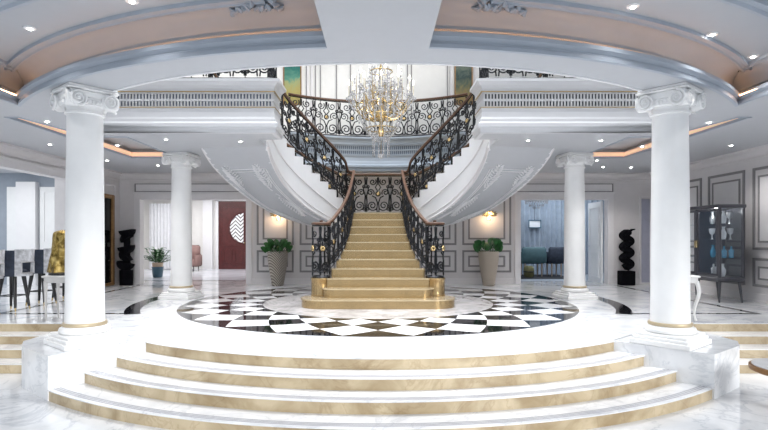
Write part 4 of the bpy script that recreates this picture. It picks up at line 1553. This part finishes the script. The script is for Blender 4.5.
# ------------------------------------------------------------------ glass display cabinet and its contents
cb = thing('display_cabinet', 'charcoal glass display cabinet on splayed legs against the right wall', 'cabinet', (6.8, .55, 0))
cx0, cx1, cy0, cy1, cz0, cz1 = 6.54, 7.04, -.20, 1.36, .40, 1.90
mb = MB()
mb.bbox(cx0 - .02, cx1 + .02, cy0 - .02, cy1 + .02, cz1 - .07, cz1, .012)
mb.build('top', 'cabinet', cb, 30)
MB().bbox(cx0 - .01, cx1 + .01, cy0 - .01, cy1 + .01, cz0, cz0 + .10, .03).build('bottom', 'cabinet', cb, 30)
MB().box(cx1 - .02, cx1, cy0 + .03, cy1 - .03, cz0 + .1, cz1 - .07).build('back_panel', 'cabinet', cb, 0)
for x, y in ((cx0, cy0), (cx1 - .05, cy0), (cx0, cy1 - .05), (cx1 - .05, cy1 - .05), (cx0, .53)):
    MB().bbox(x, x + .05, y, y + .05, cz0 + .08, cz1 - .05, .006).build('post', 'cabinet', cb, 30)
for y0, y1 in ((cy0 + .05, .53), (.58, cy1 - .05)):
    d = MB().frame(0, 0, 0, 0, 0, 0, 0)
    d = MB()
    d.framex(y0 + .004, y1 - .004, cz0 + .11, cz1 - .08, cx0 + .012, .045, .02, 1)
    dr = d.build('door', 'cabinet', cb, 0)
    MB().box(cx0 + .018, cx0 + .022, y0 + .04, y1 - .04, cz0 + .15, cz1 - .12).build('pane', 'pane', dr, 0)
    MB().bbox(cx0 - .015, cx0 + .012, (y1 if y0 < .3 else y0) - .03, (y1 if y0 < .3 else y0) + .03 - .03, 1.05, 1.20, .004).build('handle', 'gold', dr, 30)
MB().box(cx0 + .05, cx1 - .05, cy0 + .02, cy0 + .024, cz0 + .10, cz1 - .07).build('side_pane', 'pane', cb, 0)
SH = (.50, .86, 1.22, 1.53)
for z in SH[1:]:
    MB().box(cx0 + .045, cx1 - .021, cy0 + .03, cy1 - .03, z - .012, z).build('shelf', 'pane', cb, 0)
for x in (cx0 + .06, cx1 - .06):
    for y in (cy0 + .08, .55, cy1 - .08):
        sx_, sy_ = (-1 if x < 6.8 else 1), (-1 if y < .3 else (1 if y > .8 else 0))
        MB().tube([(x, y, cz0 + .02), (x + sx_ * .03, y + sy_ * .04, .003)], [.032, .015], 10).build('leg', 'cabinet', cb, 50)


def vessel(name, x, y, z, prof, mat, label, cat):
    o = MB().lathe([(.0, .001)] + prof + [(.0, prof[-1][1])], 18, (x, y, z)).build(name, mat, None, 50)
    recenter(o, (x, y, z))
    return tag(o, label, cat, 'ornaments in the glass cabinet')


V1 = [(.035, .001), (.05, .05), (.055, .12), (.03, .18), (.022, .22), (.035, .25)]
V2 = [(.04, .001), (.045, .10), (.05, .14), (.018, .17), (.016, .23)]
V3 = [(.03, .001), (.012, .02), (.012, .09), (.05, .13), (.06, .22)]
for i, (px_, py_, sh, pr, mt, lab) in enumerate((
        (6.70, -.06, 0, V1, 'ceramic', 'white ceramic vase on the bottom shelf of the glass cabinet, at the corner post'),
        (6.88, -.04, 1, V2, 'bluebottle', 'blue bottle on the second shelf of the glass cabinet'),
        (6.78, .02, 1, V2, 'bluebottle', 'blue bottle beside another on the second shelf of the glass cabinet, nearer the corner post'),
        (6.72, -.05, 2, V1, 'ceramic', 'white ceramic vase on the third shelf of the glass cabinet'),
        (6.90, .02, 2, V3, 'silver', 'silver goblet on the third shelf of the glass cabinet'),
        (6.74, -.02, 3, V1, 'ceramic', 'white ceramic vase on the top shelf of the glass cabinet, at the corner post'),
        (6.90, .04, 3, V3, 'silver', 'silver goblet on the top shelf of the glass cabinet'),
        (6.75, .32, 1, V1, 'bluebottle', 'round blue vase behind the first glass door, on the second shelf'),
        (6.75, .35, 2, V3, 'ceramic', 'white goblet behind the first glass door, on the third shelf'),
        (6.75, .30, 0, V2, 'ceramic', 'white bottle behind the first glass door, on the bottom shelf'),
        (6.75, .34, 3, V1, 'silver', 'silver vase behind the first glass door, on the top shelf'))):
    vessel('ornament_vase', px_, py_, SH[sh] + .002, pr, mt, lab, 'vase')
o = MB().bbox(6.80, 6.90, .10, .20, SH[2] + .002, SH[2] + .16, .006).build('ornament_box', 'blackwood', None, 30)
recenter(o, (6.85, .15, SH[2] + .002)); tag(o, 'small black box on the third shelf of the glass cabinet', 'box', 'ornaments in the glass cabinet')
o = MB().bbox(6.66, 6.80, .08, .20, SH[0] + .002, SH[0] + .18, .006).build('ornament_box', 'silver', None, 30)
recenter(o, (6.73, .14, SH[0] + .002)); tag(o, 'pale silver box on the bottom shelf of the glass cabinet', 'box', 'ornaments in the glass cabinet')

# ------------------------------------------------------------------ low table at the picture's edge
x, y = 4.14, -5.15
lt = thing('low_table', 'round low wooden table cut by the right edge of the picture', 'table', (x, y, LOW))
MB().lathe([(.0, -.09), (.37, -.09), (.395, -.075), (.40, -.05), (.40, -.035), (.39, -.028), (.0, -.028)], 48, (x, y, 0)).build('table_top', 'mirrorframe', lt, 40)
MB().lathe([(.0, -.028), (.375, -.028), (.375, -.022), (.0, -.022)], 48, (x, y, 0)).build('marble_inset', 'tread', lt, 40)
MB().lathe([(.0, LOW + .001), (.20, LOW + .001), (.20, LOW + .02), (.05, LOW + .04), (.045, -.12), (.12, -.09), (.0, -.09)], 32, (x, y, 0)).build('pedestal', 'mirrorframe', lt, 40)

# ------------------------------------------------------------------ entrance hall beyond, left
dp = thing('door_1', 'dark red double door with half oval leaded glass, at the far end of the hall', 'door', (-5.3, 10.95, 0))
dp['kind'] = 'structure'
for sgn in (-1, 1):
    xc = -5.28
    xa, xb = sorted((xc + sgn * .005, xc + sgn * 1.10))
    lf = MB().box(xa, xb, 10.90, 10.96, .006, 2.72).build('door_leaf', 'reddoor', dp, 0)
    ov = [(xc + sgn * (.07 + .60 * sin(t)), 1.65 + .62 * cos(t)) for t in np.linspace(0, pi, 28)]
    g = MB().loft([[(p[0], 10.885, p[1]) for p in ov], [(p[0], 10.90, p[1]) for p in ov]], True, True).build('oval_glass', 'leaded', lf, 0)
    MB().tube([(p[0], 10.885, p[1]) for p in ov], .03, 6, True).build('oval_trim', 'reddoor', lf, 60)
    mb = MB()
    for q in (0, 1):
        u0 = xc + sgn * (.12 + .44 * q); u1 = u0 + sgn * .36
        mb.frame(min(u0, u1), max(u0, u1), .22, .78, 10.90, .05, .025)
    mb.frame(min(xc + sgn * .07, xc + sgn * 1.0), max(xc + sgn * .07, xc + sgn * 1.0), .92, 2.5, 10.90, .03, .02)
    mb.build('panel_moulding', 'reddoor', lf, 0)
    MB().ball((xc + sgn * .05, 10.87, 1.05), .03, 8).build('door_knob', 'gold', lf, 60)
mb = MB()
mb.box(-6.50, -6.39, 10.88, 11.0, 0, 2.85); mb.box(-4.17, -4.06, 10.88, 11.0, 0, 2.85); mb.box(-6.50, -4.06, 10.88, 11.0, 2.73, 2.86)
mb.build('door_frame', 'white', dp, 0)

cu = MB()
rows = []
for z in (.02, 2.62):
    rows.append([(-9.1 + 1.55 * i / 80, 10.78 + .045 * sin(i * .95), z) for i in range(81)])
cu.loft(rows, False)
rows2 = [[(p[0], p[1] + .01, p[2]) for p in r_] for r_ in rows]
cu.loft(rows2, False)
o = cu.build('sheer_curtain', 'sheer', None, 60); recenter(o, (-8.3, 10.78, .02))
tag(o, 'sheer white pleated curtain at the end of the hall behind the blue pot', 'curtain')

ac = thing('armchair', 'dusty pink armchair in the hall, beside the column before the red door', 'armchair', (-7.15, 9.6, 0))
MB().bbox(-7.5, -6.8, 9.3, 9.95, .18, .46, .05).build('seat', 'pink', ac, 50)
MB().bbox(-7.5, -6.8, 9.85, 10.05, .30, .98, .07).build('backrest', 'pink', ac, 50)
for x in (-7.58, -6.84):
    MB().bbox(x, x + .12, 9.32, 9.98, .18, .64, .05).build('armrest', 'pink', ac, 50)
for x in (-7.45, -6.85):
    for y in (9.36, 9.9):
        MB().tube([(x, y, .2), (x, y, .005)], [.022, .014], 8).build('leg', 'blackwood', ac, 50)

# ------------------------------------------------------------------ blue room beyond, right
mb = MB()
rows = []
for z in (.02, 2.9):
    rows.append([(4.9 + 3.4 * i / 150, 7.98 + .06 * sin(i * .8), z) for i in range(151)])
mb.loft(rows, False)
mb.loft([[(p[0], p[1] + .012, p[2]) for p in r_] for r_ in rows], False)
o = mb.build('pleated_curtain', 'curtain', None, 60); recenter(o, (6.6, 7.98, .02))
tag(o, 'long blue grey pleated curtain at the back of the blue room', 'curtain')
mb = MB()
rows = []
for z in (.02, 2.9):
    rows.append([(2.6 + 1.75 * i / 80, 7.98 + .05 * sin(i * .9), z) for i in range(81)])
mb.loft(rows, False); mb.loft([[(p[0], p[1] + .012, p[2]) for p in r_] for r_ in rows], False)
o = mb.build('pleated_curtain', 'curtain', None, 60); recenter(o, (3.5, 7.98, .02))
tag(o, 'narrower blue grey pleated curtain behind the teal armchair', 'curtain')
pf = thing('framed_picture', 'small pale blue framed picture on the back wall of the blue room', 'picture', (5.3, 7.85, 1.6))
x0, x1 = (529.5 - 378) / F * 18.2, (541 - 378) / F * 18.2
z0, z1 = CAM_Z + 10.5 * 18.2 / F, CAM_Z + 17.5 * 18.2 / F
MB().box(x0, x1, 7.86, 7.89, z0, z1).build('picture_face', 'sheer', pf, 0)
MB().frame(x0 - .02, x1 + .02, z0 - .02, z1 + .02, 7.87, .03, .03).build('frame', 'bluepot', pf, 0)
MB().box((x0 + x1) / 2 - .006, (x0 + x1) / 2 + .006, 7.875, 7.885, z1, 2.995).build('hanging_wire', 'cabinet', pf, 0)

for xa, xb, mat, lab in ((4.60, 5.38, 'teal', 'teal upholstered armchair on pale wooden legs in the blue room'),
                         (5.46, 6.0, 'velvetdk', 'dark upholstered armchair beside the teal one in the blue room')):
    r_ = thing('armchair', lab, 'armchair', ((xa + xb) / 2, 6.9, 0))
    MB().bbox(xa, xb, 6.62, 7.25, .42, .60, .05).build('seat', mat, r_, 50)
    MB().bbox(xa, xb, 6.55, 6.70, .44, .96, .05).build('backrest', mat, r_, 50)
    for e in (xa - .02, xb - .08):
        MB().bbox(e, e + .10, 6.58, 7.22, .44, .80, .04).build('armrest', mat, r_, 50)
    for x in (xa + .12, xb - .12):
        for y in (6.68, 7.15):
            MB().tube([(x, y, .44), (x, y, .0185)], [.03, .018], 8).build('leg', 'terracotta', r_, 50)
x, y = 4.72, 6.25
po = thing('pouf', 'round olive pouf under the teal armchair in the blue room', 'pouf', (x, y, .0185))
MB().lathe([(.0, .0185), (.10, .0185), (.15, .06), (.165, .2), (.15, .33), (.10, .38), (.0, .385)], 28, (x, y, 0)).build('cushion', plain('olive velvet', (.16, .15, .06), .7), po, 60)
MB().lathe([(.164, .18), (.170, .19), (.170, .21), (.164, .22)], 28, (x, y, 0)).build('piping', 'blackwood', po, 60)

od = thing('door_2', 'white panelled door standing open into the blue room', 'door', (6.15, 4.2, 0))
od['kind'] = 'structure'
MB().box(6.13, 6.18, 4.22, 5.12, .01, 2.26).build('door_leaf', 'doorwhite', od, 0)
mb = MB()
for z0, z1 in ((.15, .85), (1.05, 2.12)):
    mb.framex(4.34, 5.0, z0, z1, 6.13, .03, .02, -1)
mb.build('panel_moulding', 'doorwhite', od, 0)
MB().tube([(6.13, 5.02, 1.02), (6.07, 5.02, 1.02), (6.07, 4.90, 1.02)], .011, 6).build('handle', 'silver', od, 60)

d3 = struct(MB().box(7.12, 7.37, YB - .03, YB - .002, .005, 2.30).build('door_3', plain('lavender door paint', (.42, .43, .53), .5), None, 0))
d3['label'] = 'narrow pale lavender door in the corner behind the front column'; d3['category'] = 'door'
mb = MB().frame(7.06, 7.39, .0, 2.38, YB - .004, .05, .04)
mb.build('door_frame', 'panel', d3, 0)
gl = thing('pendant_lamp', 'small crystal pendant lamp near the ceiling of the blue room', 'lamp', (5.0, 6.4, 2.2))
mb = MB()
for r_, n, z in ((.34, 26, 2.36), (.22, 18, 2.28), (.10, 9, 2.20)):
    for i in range(n):
        a_ = 2 * pi * i / n
        mb.octa((5.0 + r_ * cos(a_), 6.4 + r_ * sin(a_), z), .016, .05)
mb.build('crystals', 'crystal', gl, 0)
MB().lathe([(.0, 2.40), (.36, 2.40), (.36, 2.43), (.0, 2.43)], 28, (5.0, 6.4, 0)).build('ring', 'silver', gl, 40)
MB().tube([(5.0, 6.4, 2.43), (5.0, 6.4, 3.0)], .01, 6).build('rod', 'silver', gl)

ld = bpy.data.lights.new('cabinet_added_fill', 'POINT'); ld.energy = 5; ld.shadow_soft_size = .04  # added fill without a fitting, brightens the cabinet inside
lo_ = bpy.data.objects.new('cabinet_added_fill', ld); COL.objects.link(lo_); lo_.location = (6.70, .12, 1.79)

rg_ = MB().bbox(4.35, 6.05, 5.75, 7.55, .0045, .018, .005).build('rug', 'rug', None, 30)
recenter(rg_, (5.2, 6.65, .0045)); tag(rg_, 'dark rug under the armchairs in the blue room', 'rug')


# ------------------------------------------------------------------ light
def area(name, loc, rot, sx, sy, energy, col):
    ld = bpy.data.lights.new(name, 'AREA'); ld.shape = 'RECTANGLE'; ld.size = sx; ld.size_y = sy
    ld.energy = energy; ld.color = col
    o = bpy.data.objects.new(name, ld); COL.objects.link(o)
    o.location = loc; o.rotation_euler = rot
    return o


sk = area('added_top_light', (0, -1.3, 8.4), (0, 0, 0), 9.6, 8.4, 740, (.97, .985, 1))  # added lamp above the rotunda, lights floor and steps from overhead
sk.data.spread = radians(75)
area('hall_added_fill', (-6.3, 8.2, 2.95), (0, 0, 0), 4.5, 3.5, 190, (1, .98, .97))  # added fill under the hall ceiling, no window behind it
area('blue_room_added_fill', (5.6, 6.3, 2.95), (0, 0, 0), 3.5, 2.6, 100, (.86, .93, 1))  # unseen fill lamp added under the blue room ceiling
area('bar_room_added_fill', (-9.2, 1.2, 2.95), (0, 0, 0), 2.5, 3.5, 85, (1, .99, .97))  # unseen lamp added to brighten the bar room
ld = bpy.data.lights.new('sun', 'SUN'); ld.energy = 2.7; ld.angle = radians(22); ld.color = (1, .985, .96)
so = bpy.data.objects.new('sun', ld); COL.objects.link(so)
so.rotation_euler = Vector((-.50, .80, -.36)).to_track_quat('-Z', 'Y').to_euler()

w = bpy.data.worlds.new('world'); SC.world = w
w.use_nodes = True
bg = w.node_tree.nodes['Background']
bg.inputs['Color'].default_value = (.86, .93, 1.0, 1)
bg.inputs['Strength'].default_value = 1.0

# ------------------------------------------------------------------ camera
cd = bpy.data.cameras.new('camera')
cd.sensor_width = 36; cd.sensor_fit = 'HORIZONTAL'
cd.lens = F / 768 * 36
cd.shift_x = 6 / 768
cd.shift_y = 23 / 768
cd.clip_start = .05; cd.clip_end = 200
co = bpy.data.objects.new('camera', cd); COL.objects.link(co)
co.location = (0, CAM_Y, CAM_Z); co.rotation_euler = (pi / 2, 0, 0)
SC.camera = co

vs = SC.view_settings
vs.view_transform = 'Standard'; vs.look = 'None'; vs.gamma = 1; vs.use_curve_mapping = False
vs.exposure = 0.0
